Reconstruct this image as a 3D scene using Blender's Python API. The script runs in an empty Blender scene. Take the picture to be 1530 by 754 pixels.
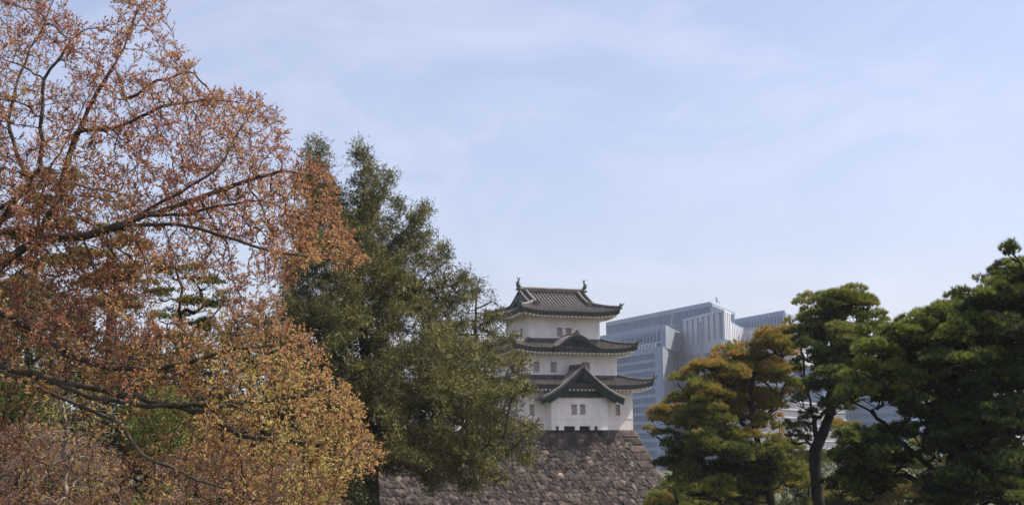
import bpy, math, random
import numpy as np
from mathutils import Matrix, Vector, kdtree
from math import radians, sin, cos, pi, atan, sqrt

C = bpy.context.scene
COL = C.collection
RNG = np.random.default_rng(7)
random.seed(7)

# ------------------------------------------------------------------ camera
F_PX, IW, IH, Y_H, ROLL, EYE = 2000.0, 1530.0, 754.0, 660.0, -0.5, 12.6
cam_d = bpy.data.cameras.new("camera")
cam_d.sensor_fit = 'HORIZONTAL'; cam_d.sensor_width = 36.0
cam_d.lens = 36.0 * F_PX / IW
cam_d.clip_start = 0.5; cam_d.clip_end = 8000
cam = bpy.data.objects.new("camera", cam_d); COL.objects.link(cam)
PITCH = math.atan((Y_H - IH / 2) / F_PX)
RC = Matrix.Rotation(radians(90) + PITCH, 4, 'X') @ Matrix.Rotation(radians(ROLL), 4, 'Z')
cam.matrix_world = Matrix.Translation((0, 0, EYE)) @ RC
C.camera = cam
RCN = np.array(RC.to_3x3())

def P(px, py, Y):
    """world point seen at photo pixel (px, py) at distance Y"""
    d = RCN @ np.array([(px - IW / 2) / F_PX, -(py - IH / 2) / F_PX, -1.0])
    return np.array([0, 0, EYE]) + d * (Y / d[1])

def PV(px, py, Y):
    px, py, Y = np.broadcast_arrays(np.asarray(px, float), np.asarray(py, float), np.asarray(Y, float))
    d = np.stack([(px - IW / 2) / F_PX, -(py - IH / 2) / F_PX, -np.ones_like(px)], -1) @ RCN.T
    return np.array([0, 0, EYE]) + d * (Y / d[..., 1])[..., None]

# ------------------------------------------------------------------ world, sun, exposure
SUN = Vector((0.60, 0.11, 0.79)).normalized()          # towards the sun
SUN_EL = math.asin(SUN.z)
SUN_ROT = math.atan2(SUN.x, SUN.y)
w = bpy.data.worlds.new("World"); C.world = w; w.use_nodes = True
nt = w.node_tree; nt.nodes.clear()
def N(nt, t, **kw):
    n = nt.nodes.new(t)
    for k, v in kw.items():
        if k.startswith('i_'):
            n.inputs[k[2:].replace('_', ' ')].default_value = v
        else: setattr(n, k, v)
    return n
out = N(nt, 'ShaderNodeOutputWorld'); bg = N(nt, 'ShaderNodeBackground')
bg.inputs['Strength'].default_value = 0.12
sky = N(nt, 'ShaderNodeTexSky', sky_type='NISHITA', sun_disc=False, sun_elevation=SUN_EL, sun_rotation=SUN_ROT,
        altitude=20, air_density=1.0, dust_density=2.2, ozone_density=2.0)
tc = N(nt, 'ShaderNodeTexCoord')
mp = N(nt, 'ShaderNodeMapping'); mp.inputs['Scale'].default_value = (3.0, 1.5, 6.5); mp.inputs['Rotation'].default_value = (0, radians(28), 0)
n1 = N(nt, 'ShaderNodeTexNoise'); n1.inputs['Scale'].default_value = 1.6; n1.inputs['Detail'].default_value = 7; n1.inputs['Roughness'].default_value = 0.55; n1.inputs['Distortion'].default_value = 0.9
r1 = N(nt, 'ShaderNodeMapRange'); r1.inputs['From Min'].default_value = 0.42; r1.inputs['From Max'].default_value = 0.78
r1.inputs['To Min'].default_value = 0.22; r1.inputs['To Max'].default_value = 0.58
mx = N(nt, 'ShaderNodeMix', data_type='RGBA')
nt.links.new(tc.outputs['Generated'], mp.inputs['Vector']); nt.links.new(mp.outputs['Vector'], n1.inputs['Vector'])
mp2 = N(nt, 'ShaderNodeMapping'); mp2.inputs['Scale'].default_value = (5.0, 2.0, 13.0); mp2.inputs['Rotation'].default_value = (0, radians(24), radians(10))
n2 = N(nt, 'ShaderNodeTexNoise'); n2.inputs['Scale'].default_value = 1.7; n2.inputs['Detail'].default_value = 10; n2.inputs['Roughness'].default_value = 0.62; n2.inputs['Distortion'].default_value = 1.4
r2 = N(nt, 'ShaderNodeMapRange'); r2.inputs['From Min'].default_value = 0.50; r2.inputs['From Max'].default_value = 0.78; r2.inputs['To Min'].default_value = 0.0; r2.inputs['To Max'].default_value = 0.15
ad = N(nt, 'ShaderNodeMath', operation='ADD')
nt.links.new(tc.outputs['Generated'], mp2.inputs['Vector']); nt.links.new(mp2.outputs['Vector'], n2.inputs['Vector']); nt.links.new(n2.outputs['Fac'], r2.inputs['Value'])
nt.links.new(n1.outputs['Fac'], r1.inputs['Value']); nt.links.new(r1.outputs['Result'], ad.inputs[0]); nt.links.new(r2.outputs['Result'], ad.inputs[1]); nt.links.new(ad.outputs[0], mx.inputs['Factor'])
vm_ = N(nt, 'ShaderNodeVectorMath', operation='MULTIPLY'); vm_.inputs[1].default_value = (1.05, .985, 1.06)
nt.links.new(sky.outputs['Color'], vm_.inputs[0]); nt.links.new(vm_.outputs['Vector'], mx.inputs['A']); mx.inputs['B'].default_value = (5.3, 5.5, 6.5, 1)
nt.links.new(mx.outputs['Result'], bg.inputs['Color']); nt.links.new(bg.outputs['Background'], out.inputs['Surface'])

sun_d = bpy.data.lights.new("sun", 'SUN'); sun_d.energy = 5.0; sun_d.angle = radians(0.5); sun_d.color = (1.0, 0.90, 0.76)
sun = bpy.data.objects.new("sun", sun_d); COL.objects.link(sun)
sun.rotation_euler = SUN.to_track_quat('Z', 'Y').to_euler(); sun.location = (60, -20, 120)
C.view_settings.view_transform = 'Standard'; C.view_settings.look = 'None'
C.view_settings.exposure = 0.47; C.view_settings.gamma = 1.0; C.view_settings.use_curve_mapping = False
C.cycles.max_bounces = 6; C.cycles.diffuse_bounces = 3; C.cycles.glossy_bounces = 2
C.cycles.transmission_bounces = 4; C.cycles.transparent_max_bounces = 4; C.cycles.volume_bounces = 0
C.cycles.caustics_reflective = False; C.cycles.caustics_refractive = False

# ------------------------------------------------------------------ materials
def new_mat(name):
    m = bpy.data.materials.new(name); m.use_nodes = True
    return m, m.node_tree, m.node_tree.nodes['Principled BSDF'], m.node_tree.nodes['Material Output']

def noise_mat(name, c1, c2, scale=3.0, rough=0.8, detail=6, bump=0.0, bscale=None, spec=0.3, lo=0.35, hi=0.65, stretch=(1, 1, 1)):
    m, t, b, o = new_mat(name)
    tc = N(t, 'ShaderNodeTexCoord'); mpn = N(t, 'ShaderNodeMapping'); mpn.inputs['Scale'].default_value = stretch
    n = N(t, 'ShaderNodeTexNoise'); n.inputs['Scale'].default_value = scale; n.inputs['Detail'].default_value = detail
    r = N(t, 'ShaderNodeValToRGB'); r.color_ramp.elements[0].position = lo; r.color_ramp.elements[1].position = hi
    r.color_ramp.elements[0].color = (*c1, 1); r.color_ramp.elements[1].color = (*c2, 1)
    t.links.new(tc.outputs['Object'], mpn.inputs['Vector']); t.links.new(mpn.outputs['Vector'], n.inputs['Vector'])
    t.links.new(n.outputs['Fac'], r.inputs['Fac']); t.links.new(r.outputs['Color'], b.inputs['Base Color'])
    b.inputs['Roughness'].default_value = rough; b.inputs['Specular IOR Level'].default_value = spec
    if bump:
        n2 = N(t, 'ShaderNodeTexNoise'); n2.inputs['Scale'].default_value = bscale or scale * 3; n2.inputs['Detail'].default_value = 5
        bp = N(t, 'ShaderNodeBump'); bp.inputs['Strength'].default_value = bump; bp.inputs['Distance'].default_value = 0.05
        t.links.new(mpn.outputs['Vector'], n2.inputs['Vector']); t.links.new(n2.outputs['Fac'], bp.inputs['Height']); t.links.new(bp.outputs['Normal'], b.inputs['Normal'])
    return m

def ramp_mat(name, stops, rough=0.6, trans=0.0, spec=0.25, noise=None, tcol=1.3):
    """colour by the per-face attribute 'tint' (each leaf or stone has its own)"""
    m, t, b, o = new_mat(name)
    a = N(t, 'ShaderNodeAttribute', attribute_name='tint')
    r = N(t, 'ShaderNodeValToRGB'); cr = r.color_ramp
    cr.elements[0].position = stops[0][0]; cr.elements[0].color = (*stops[0][1], 1)
    cr.elements[1].position = stops[-1][0]; cr.elements[1].color = (*stops[-1][1], 1)
    for p, c in stops[1:-1]:
        e = cr.elements.new(p); e.color = (*c, 1)
    t.links.new(a.outputs['Fac'], r.inputs['Fac'])
    colout = r.outputs['Color']
    if noise:
        sc, amt, bmp = noise
        tcn = N(t, 'ShaderNodeTexCoord'); n = N(t, 'ShaderNodeTexNoise'); n.inputs['Scale'].default_value = sc; n.inputs['Detail'].default_value = 7
        mr = N(t, 'ShaderNodeMapRange'); mr.inputs['From Min'].default_value = 0.3; mr.inputs['From Max'].default_value = 0.7
        mr.inputs['To Min'].default_value = 1 - amt; mr.inputs['To Max'].default_value = 1 + amt
        mxn = N(t, 'ShaderNodeVectorMath', operation='SCALE')
        t.links.new(tcn.outputs['Object'], n.inputs['Vector']); t.links.new(n.outputs['Fac'], mr.inputs['Value'])
        t.links.new(colout, mxn.inputs[0]); t.links.new(mr.outputs['Result'], mxn.inputs['Scale']); colout = mxn.outputs['Vector']
        if bmp:
            bp = N(t, 'ShaderNodeBump'); bp.inputs['Strength'].default_value = bmp; bp.inputs['Distance'].default_value = 0.06
            t.links.new(n.outputs['Fac'], bp.inputs['Height']); t.links.new(bp.outputs['Normal'], b.inputs['Normal'])
    t.links.new(colout, b.inputs['Base Color'])
    b.inputs['Roughness'].default_value = rough; b.inputs['Specular IOR Level'].default_value = spec
    if trans:
        tr = N(t, 'ShaderNodeBsdfTranslucent'); ms = N(t, 'ShaderNodeMixShader'); ms.inputs[0].default_value = trans
        t.links.new(colout, tr.inputs['Color'])
        t.links.new(b.outputs[0], ms.inputs[1]); t.links.new(tr.outputs[0], ms.inputs[2]); t.links.new(ms.outputs[0], o.inputs['Surface'])
    return m

def glass_mat(name, col, rough=0.15, spec=0.6, metal=0.0):
    m, t, b, o = new_mat(name)
    b.inputs['Base Color'].default_value = (*col, 1); b.inputs['Roughness'].default_value = rough
    b.inputs['Specular IOR Level'].default_value = spec; b.inputs['Metallic'].default_value = metal
    return m

M = {}
M['plaster'] = noise_mat('white_plaster', (0.73, 0.645, 0.595), (0.88, 0.80, 0.75), 0.8, 0.9, bump=0.2, detail=9, lo=0.28, hi=0.60, stretch=(1.2, 1.2, .5))
M['plaster_panel'] = noise_mat('shutter_plaster', (0.42, 0.36, 0.33), (0.52, 0.46, 0.42), 2.0, 0.9)
M['plaster_soffit'] = noise_mat('shaded_soffit_plaster', (0.27, 0.22, 0.195), (0.36, 0.30, 0.27), 1.5, 0.9)  # white plaster darkened to paint in the shade under the eaves
M['tile'] = noise_mat('roof_tile', (0.010, 0.0095, 0.0095), (0.024, 0.0225, 0.022), 2.6, 0.5, bump=0.2, spec=0.5)  # pans near black, painting in the shade between the rolls
M['tile_rib'] = noise_mat('roof_tile_roll', (0.135, 0.115, 0.105), (0.26, 0.23, 0.21), 2.2, 0.45, spec=0.5)  # rolls much paler than the pans, painting in the light they catch
M['tile_dark'] = noise_mat('tile_edge', (0.025, 0.025, 0.027), (0.06, 0.058, 0.06), 4, 0.7)
M['ridge'] = noise_mat('ridge_tile', (0.045, 0.042, 0.041), (0.11, 0.105, 0.10), 3, 0.6)
M['ridge_cap'] = noise_mat('ridge_cap_tile', (0.12, 0.115, 0.108), (0.22, 0.212, 0.198), 2, 0.6)
M['copper'] = noise_mat('green_copper', (0.008, 0.017, 0.016), (0.02, 0.036, 0.033), 3, 0.6)
M['copper_pale'] = noise_mat('verdigris_copper', (0.04, 0.08, 0.076), (0.08, 0.14, 0.13), 3, 0.6)
M['bronze'] = noise_mat('bronze', (0.04, 0.042, 0.04), (0.09, 0.09, 0.08), 6, 0.5)
M['shadow_hole'] = noise_mat('slot_shade_paint', (0.015, 0.014, 0.014), (0.035, 0.03, 0.028), 5, 0.9)  # near-black colour that paints the shade inside the stone-drop openings
M['stone'] = ramp_mat('rampart_stone', [(0, (0.020, 0.0165, 0.0155)), (0.3, (0.046, 0.036, 0.032)), (0.65, (0.092, 0.070, 0.060)), (0.9, (0.17, 0.128, 0.105)), (1, (0.34, 0.25, 0.18))], 0.9, noise=(1.6, 0.55, 0.6))
M['bark'] = noise_mat('dark_bark', (0.03, 0.023, 0.018), (0.085, 0.066, 0.05), 5, 0.95, bump=0.5, stretch=(1, 1, .3))
M['bark_maple'] = noise_mat('maple_bark', (0.035, 0.028, 0.022), (0.12, 0.095, 0.065), 4, 0.9, bump=0.4)
M['twig_red'] = noise_mat('maple_twig', (0.05, 0.03, 0.022), (0.12, 0.07, 0.05), 3, 0.8)
M['bark_pine'] = noise_mat('pine_bark', (0.006, 0.005, 0.0045), (0.020, 0.016, 0.0135), 3, 0.95, bump=0.6, stretch=(1, 1, .4))  # near black, so shade on the trunks sits in the bark colour
M['bark_pale'] = noise_mat('pale_bark', (0.13, 0.105, 0.085), (0.27, 0.22, 0.18), 4, 0.9, bump=0.3)
M['ground'] = noise_mat('grass_ground', (0.045, 0.055, 0.022), (0.10, 0.095, 0.045), 0.35, 0.95, bump=0.4)
M['terrace'] = noise_mat('terrace_grass', (0.06, 0.07, 0.03), (0.13, 0.12, 0.06), 0.6, 0.95)

# ------------------------------------------------------------------ helpers
def tag(o, label=None, cat=None, group=None, kind=None):
    if label: o['label'] = label
    if cat: o['category'] = cat
    if group: o['group'] = group
    if kind: o['kind'] = kind
    return o

def empty(name, loc, rz=0.0, **kw):
    o = bpy.data.objects.new(name, None); COL.objects.link(o)
    o.location = loc; o.rotation_euler = (0, 0, rz); o.empty_display_size = 0.5
    return tag(o, **kw)

def arr_mesh(name, V, F, mat, parent=None, tint=None, smooth=False):
    """V (n,3) in the parent's frame; F (m,k) all faces with k corners"""
    V = np.ascontiguousarray(V, dtype=np.float32); F = np.ascontiguousarray(F, dtype=np.int32)
    me = bpy.data.meshes.new(name); n, k = F.shape
    me.vertices.add(len(V)); me.vertices.foreach_set('co', V.ravel())
    me.loops.add(n * k); me.loops.foreach_set('vertex_index', F.ravel())
    me.polygons.add(n); me.polygons.foreach_set('loop_start', np.arange(0, n * k, k, dtype=np.int32))
    try: me.polygons.foreach_set('loop_total', np.full(n, k, np.int32))
    except Exception: pass
    if smooth: me.polygons.foreach_set('use_smooth', np.ones(n, dtype=bool))
    if tint is not None:
        at = me.attributes.new('tint', 'FLOAT', 'FACE'); at.data.foreach_set('value', np.ascontiguousarray(tint, dtype=np.float32))
    me.update(calc_edges=True); me.materials.append(mat)
    o = bpy.data.objects.new(name, me); COL.objects.link(o)
    if parent is not None: o.parent = parent
    return o

class MB:
    def __init__(s, off=(0, 0, 0)): s.v = []; s.f = []; s.off = off
    def add(s, vs, fs):
        b = len(s.v); s.v += [tuple(map(float, p)) for p in vs]; s.f += [tuple(i + b for i in f) for f in fs]
    def quad(s, a, b, c, d): s.add([a, b, c, d], [(0, 1, 2, 3)])
    def box(s, x0, x1, y0, y1, z0, z1):
        s.add([(x0, y0, z0), (x1, y0, z0), (x1, y1, z0), (x0, y1, z0), (x0, y0, z1), (x1, y0, z1), (x1, y1, z1), (x0, y1, z1)],
              [(0, 3, 2, 1), (4, 5, 6, 7), (0, 1, 5, 4), (1, 2, 6, 5), (2, 3, 7, 6), (3, 0, 4, 7)])
    def beam(s, a, b, wd, h, up=(0, 0, 1)):
        """box from a to b, width wd, height h (a, b lie on the bottom centre line)"""
        a = Vector(a); b = Vector(b); d = (b - a).normalized(); u = Vector(up); r = d.cross(u).normalized(); u2 = r.cross(d).normalized()
        q = []
        for p in (a, b):
            q += [p - r * wd / 2, p + r * wd / 2, p + r * wd / 2 + u2 * h, p - r * wd / 2 + u2 * h]
        s.add(q, [(0, 1, 2, 3), (7, 6, 5, 4), (0, 4, 5, 1), (1, 5, 6, 2), (2, 6, 7, 3), (3, 7, 4, 0)])
    def ribbon(s, pts, wd, h, up=(0, 0, 1)):
        """continuous rectangular bar along a polyline"""
        n = len(pts); pts = [Vector(p) for p in pts]; rings = []
        for i, p in enumerate(pts):
            d = (pts[min(i + 1, n - 1)] - pts[max(i - 1, 0)]).normalized(); u = Vector(up)
            r = d.cross(u).normalized(); u2 = r.cross(d).normalized()
            rings.append([p - r * wd / 2, p + r * wd / 2, p + r * wd / 2 + u2 * h, p - r * wd / 2 + u2 * h])
        fs = [(0, 1, 2, 3), tuple(4 * (n - 1) + k for k in (3, 2, 1, 0))]
        for i in range(n - 1):
            for k in range(4):
                a, b2 = 4 * i + k, 4 * i + (k + 1) % 4
                fs.append((a, a + 4, b2 + 4, b2))
        s.add([q for r in rings for q in r], fs)
    def tube(s, pts, rad, sides=6, cap=True):
        n = len(pts); pts = [Vector(p) for p in pts]
        rad = [rad] * n if np.isscalar(rad) else rad
        ref = Vector((0.31, 0.17, 0.93)); vs = []
        for i, p in enumerate(pts):
            d = (pts[min(i + 1, n - 1)] - pts[max(i - 1, 0)]).normalized()
            u = d.cross(ref)
            if u.length < 0.1: u = d.cross(Vector((1, 0, 0)))
            u.normalize(); v2 = d.cross(u)
            for k in range(sides):
                a = 2 * pi * k / sides; vs.append(p + (u * cos(a) + v2 * sin(a)) * rad[i])
        fs = []
        for i in range(n - 1):
            for k in range(sides):
                fs.append((i * sides + k, i * sides + (k + 1) % sides, (i + 1) * sides + (k + 1) % sides, (i + 1) * sides + k))
        if cap: fs += [tuple(range(sides - 1, -1, -1)), tuple((n - 1) * sides + k for k in range(sides))]
        s.add(vs, fs)
    def grid(s, G):
        """G[i][j] points"""
        ni, nj = len(G), len(G[0]); 
        s.add([p for r in G for p in r], [(i * nj + j, (i + 1) * nj + j, (i + 1) * nj + j + 1, i * nj + j + 1) for i in range(ni - 1) for j in range(nj - 1)])
    def build(s, name, mat, parent=None, smooth=False):
        me = bpy.data.meshes.new(name)
        o3 = s.off
        me.from_pydata([(p[0] - o3[0], p[1] - o3[1], p[2] - o3[2]) for p in s.v], [], s.f)
        if smooth:
            me.polygons.foreach_set('use_smooth', np.ones(len(me.polygons), dtype=bool))
        me.update(); me.materials.append(mat)
        o = bpy.data.objects.new(name, me); COL.objects.link(o)
        if parent is not None: o.parent = parent
        return o

def terrain_z(x, y):
    t = np.clip((np.asarray(y, float) - 12) / 92.0, 0, 1); s = t * t * (3 - 2 * t)
    return 11.0 * (1 - s) + 0.25 * np.sin(np.asarray(x) * 0.13) * (1 - s)

# ------------------------------------------------------------------ ground
xs = np.unique(np.concatenate([np.linspace(-2900, 2900, 40), np.linspace(-140, 140, 71)]))
ys = np.unique(np.concatenate([np.linspace(-100, 2900, 40), np.linspace(-40, 200, 81)]))
XX, YY = np.meshgrid(xs, ys, indexing='ij'); ZZ = terrain_z(XX, YY)
V = np.stack([XX, YY, ZZ], -1).reshape(-1, 3); ni, nj = XX.shape
ii, jj = np.meshgrid(np.arange(ni - 1), np.arange(nj - 1), indexing='ij'); a = (ii * nj + jj).ravel()
g = arr_mesh('ground', V, np.stack([a, a + nj, a + nj + 1, a + 1], -1), M['ground'], smooth=True); tag(g, kind='structure', label='grassy ground sloping down to the foot of the stone rampart')

# ------------------------------------------------------------------ castle turret
TX, TY, TH, ZB = 4.42, 149.0, radians(22.5), 13.8
turret = empty('castle_turret', (TX, TY, ZB), TH, label='white three-storey castle turret with grey tiled roofs on top of the stone rampart', cat='castle turret')
OFF = (0, 0, ZB)
W1, W2, W3 = 6.82, 5.63, 4.27; D1, D2, D3 = W1 - 1, W2 - 1, W3 - 1; OV = 1.7

def wall_open(mb, x0, x1, z0, z1, y, ops, depth=0.30):
    """front wall (facing -y) with openings and their reveals"""
    xs_ = sorted({x0, x1, *[o[0] for o in ops], *[o[1] for o in ops]}); zs_ = sorted({z0, z1, *[o[2] for o in ops], *[o[3] for o in ops]})
    for a, b in zip(xs_, xs_[1:]):
        for c, d in zip(zs_, zs_[1:]):
            mx_, mz_ = (a + b) / 2, (c + d) / 2
            if any(o[0] < mx_ < o[1] and o[2] < mz_ < o[3] for o in ops): continue
            mb.quad((a, y, c), (b, y, c), (b, y, d), (a, y, d))
    for (a, b, c, d) in ops:
        yy = y + depth
        mb.quad((a, y, c), (a, y, d), (a, yy, d), (a, yy, c)); mb.quad((b, y, c), (b, yy, c), (b, yy, d), (b, y, d))
        mb.quad((a, y, c), (a, yy, c), (b, yy, c), (b, y, c)); mb.quad((a, y, d), (b, y, d), (b, yy, d), (a, yy, d))

def storey(Wd, Dp, z0, z1, ops, side_ops, bands):
    mb = MB(OFF)
    wall_open(mb, -Wd, Wd, z0, z1, -Dp, ops)
    mb.quad((Wd, -Dp, z0), (Wd, Dp, z0), (Wd, Dp, z1), (Wd, -Dp, z1))
    mb.quad((Wd, Dp, z0), (-Wd, Dp, z0), (-Wd, Dp, z1), (Wd, Dp, z1))
    sub = MB(OFF); wall_open(sub, -Dp, Dp, z0, z1, -Wd, side_ops)          # the left flank, turned into place
    mb.add([(p[1], -p[0], p[2]) for p in sub.v], sub.f)
    wl = mb.build('wall', M['plaster'], turret)
    for (zb_, h, pr) in bands:
        b = MB(OFF); q = pr
        b.box(-Wd - q, Wd + q, -Dp - q, -Dp - .001, zb_, zb_ + h); b.box(-Wd - q, -Wd - .001, -Dp - .001, Dp + q, zb_, zb_ + h); b.box(Wd + .001, Wd + q, -Dp - .001, Dp + q, zb_, zb_ + h)
        b.build('moulding', M['plaster'], wl)
    for (a, b_, c, d) in ops: window(wl, a, b_, c, d, -Dp + .295)
    for (a, b_, c, d) in side_ops: window(wl, a, b_, c, d, -Wd + .295, side=True)
    return wl

def window(par, a, b, c, d, y, side=False):
    m = MB(OFF); m.box(a, b, y, y + .05, c, d)
    n = max(2, int((b - a) / .22))
    for k in range(1, n + 1):
        xk = a + (b - a) * k / (n + 1); m.box(xk - .045, xk + .045, y - .05, y - .002, c, d)
    if side:
        m.v = [(p[1], -p[0], p[2]) for p in m.v]
    m.build('window', M['plaster_panel'], par)

storey(W1, D1, ZB - .02, 18.95, [(4.75, 5.3, 15.35, 16.5), (-5.35, -4.75, 15.35, 16.5)], [(-2.5, -1.9, 15.35, 16.5), (1.9, 2.5, 15.35, 16.5)], [(16.62, .13, .035), (14.98, .11, .03)])
storey(W2, D2, 19.2, 22.95, [(-4.35, -3.62, 19.95, 21.1), (-2.35, -1.6, 19.95, 21.1), (1.6, 2.33, 19.95, 21.1), (3.62, 4.2, 19.95, 21.1)][:3], [(-2.2, -1.5, 19.95, 21.1), (1.5, 2.2, 19.95, 21.1)], [(21.3, .12, .03)])
storey(W3, D3, 23.2, 26.9, [(-.92, -.22, 23.95, 24.9), (.12, .84, 23.95, 24.9)], [(-1.6, -.9, 23.6, 24.9), (.9, 1.6, 23.6, 24.9)], [])

def frame(side, E_front, E_side):
    # returns map (u along eave, v inward) -> local xy, and half eave length
    fx, fy = E_front, E_side
    if side == 0: return (lambda u, v: (u, -fy + v)), fx          # front
    if side == 1: return (lambda u, v: (fx - v, u)), fy           # right
    if side == 2: return (lambda u, v: (-u, fy - v)), fx          # back
    return (lambda u, v: (-fx + v, -u)), fy                       # left

def make_roof(We, De, vmax, hfun, ze, lift, W_in, o, skip=None, rib_from=None, name_parent=None):
    """one tiled roof: surface, round tile rolls, eaves and rafters.  vmax(side,u)"""
    surf, ribs, edge, soff, raft = MB(OFF), MB(OFF), MB(OFF), MB(OFF), MB(OFF)
    LF = lambda c: lift * max(0.0, 1 - c / 3.4) ** 2.1
    Z = lambda u, v, E: ze + hfun(v) + LF(E - abs(u))
    for side in range(4):
        mp_, E = frame(side, We, De)
        us = sorted(set([round(x, 4) for x in np.linspace(-E, E, 49)]))
        NV = 8; G = []
        for u in us:
            vm = vmax(side, u); col = []
            for j in range(NV + 1):
                v = vm * j / NV; x, y = mp_(u, v); col.append((x, y, Z(u, v, E)))
            G.append(col)
        surf.grid(G)
        # fascia of layered tile ends + soffit
        top = [(*mp_(u, 0), Z(u, 0, E) + .02) for u in us]; bot = [(*mp_(u, .1), Z(u, 0, E) - .42) for u in us]
        edge.grid([[a, b] for a, b in zip(top, bot)])
        inn = []
        for u in us:
            f = max(0., 1 - max(0, abs(u) - (E - o)) / o)      # mitre at the hips
            uu = max(-(E - o), min(E - o, u)); x, y = mp_(uu, o); inn.append((x, y, ze + .10))
        soff.grid([[a, b] for a, b in zip(bot, inn)])
        # rolls
        n = int(2 * E / .40)
        for k in range(n + 1):
            u = -E + .06 + (2 * E - .12) * k / n
            vm = vmax(side, u)
            if vm < .25 or (skip and skip(side, u, 0)): 
                if vm < .12: continue
            v0 = -.05
            if rib_from: v0 = rib_from(side, u, v0)
            if v0 is None or vm - v0 < .15: continue
            pts = [(*mp_(u, v0 + (vm - v0) * j / 6), Z(u, max(0, v0 + (vm - v0) * j / 6), E) + .06) for j in range(7)]
            ribs.tube(pts, .066, 6)
        # rafters
        n = int(2 * (E - .3) / .45)
        for k in range(n + 1):
            u = -(E - .3) + 2 * (E - .3) * k / n
            vin = min(o, E - abs(u)) 
            if vin < .3: continue
            f = (vin - .16) / o
            z0 = Z(u, 0, E) - .42; z1 = z0 + (ze + .10 - z0) * f
            raft.beam((*mp_(u, .13), z0 - .18), (*mp_(u, vin - .02), z1 - .18), .17, .175)
    r = surf.build('roof', M['tile'], turret, smooth=True)
    ribs.build('tile_rolls', M['tile_rib'], r, smooth=True)
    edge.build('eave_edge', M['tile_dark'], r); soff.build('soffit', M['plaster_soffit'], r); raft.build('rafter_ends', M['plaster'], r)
    return r, Z

def ridge_bar(par, pts, wd=.34, h=.30, cap=.13, orn=True, name='hip_ridge', tip=True):
    b = MB(OFF); b.ribbon(pts, wd, h); rb = b.build(name, M['ridge'], par)
    c = MB(OFF); pp = [Vector(p) + Vector((0, 0, h + .03)) for p in pts]; c.tube(pp, cap, 8); c.build('ridge_cap', M['ridge_cap'], par, smooth=True)
    if orn:     # demon tile at the foot
        p0, p1 = Vector(pts[0]), Vector(pts[1]); d = (p0 - p1); d.z = 0; d.normalize(); s = Vector((-d.y, d.x, 0))
        m = MB(OFF); e = p0 + d * .03
        outline = [(-.24, 0), (-.30, .22), (-.20, .45), (-.07, .52), (0, .66), (.07, .52), (.20, .45), (.30, .22), (.24, 0)]
        front = [e + d * .14 + s * a + Vector((0, 0, b_)) for a, b_ in outline]; back = [q - d * .22 for q in front]
        k = len(outline)
        m.add(front + back, [tuple(range(k)), tuple(range(2 * k - 1, k - 1, -1))] + [(i, i + k, (i + 1) % k + k, (i + 1) % k) for i in range(k)])
        if tip:
            q = p0 + Vector((0, 0, h + .1)); m.tube([q, q + d * .3 + Vector((0, 0, .10)), q + d * .5 + Vector((0, 0, .33))], [.1, .075, .03], 6)
        m.build('ridge_ornament', M['bronze'], par)
    return rb

# lower two skirt roofs
def skirt(Wlow, Dlow, Wup, ze, rise, lift, rib_from=None):
    We, De = Wlow + OV, Dlow + OV; R = We - Wup
    hf = lambda v: rise * (.70 * (v / R) + .30 * (v / R) ** 2)
    vm = lambda side, u: max(0.001, min(R, ((We if side in (0, 2) else De) - abs(u))))
    r, Z = make_roof(We, De, vm, hf, ze, lift, Wlow, OV, rib_from=rib_from)
    for sx in (-1, 1):
        for sy in (-1, 1):
            pts = []
            for j in range(9):
                v = R * j / 8; pts.append((sx * (We - v), sy * (De - v), Z(We - v, v, We) + .02))
            ridge_bar(r, pts, .32, .24, .12)
    Dup = Dlow + OV - R
    b = MB(OFF); z = ze + rise
    b.box(-Wup - .22, Wup + .22, -Dup - .22, -Dup - .004, z - .03, z + .24); b.box(-Wup - .22, -Wup - .004, -Dup - .002, Dup + .22, z - .03, z + .24); b.box(Wup + .004, Wup + .22, -Dup - .002, Dup + .22, z - .03, z + .24)
    b.build('wall_ridge', M['ridge'], r)
    return r, Z, hf
roof1, Z1, h1 = skirt(W1, D1, W2, 18.50, .95, .42)
roof2, Z2, h2 = skirt(W2, D2, W3, 22.45, 1.02, .45)

# top hip-and-gable roof
We, De = W3 + OV, D3 + OV; XG = 3.62; XO = 4.05; Rs = We - XG; RISE = 2.45
h3 = lambda v: RISE * (.62 * (v / De) + .38 * (v / De) ** 2)
def vm3(side, u):
    if side in (0, 2):
        return De if abs(u) <= XO else max(.001, min(De, We - abs(u)))
    return max(.001, min(Rs, De - abs(u)))
roof3, Z3 = make_roof(We, De, vm3, h3, 26.50, .42, W3, OV)
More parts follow.
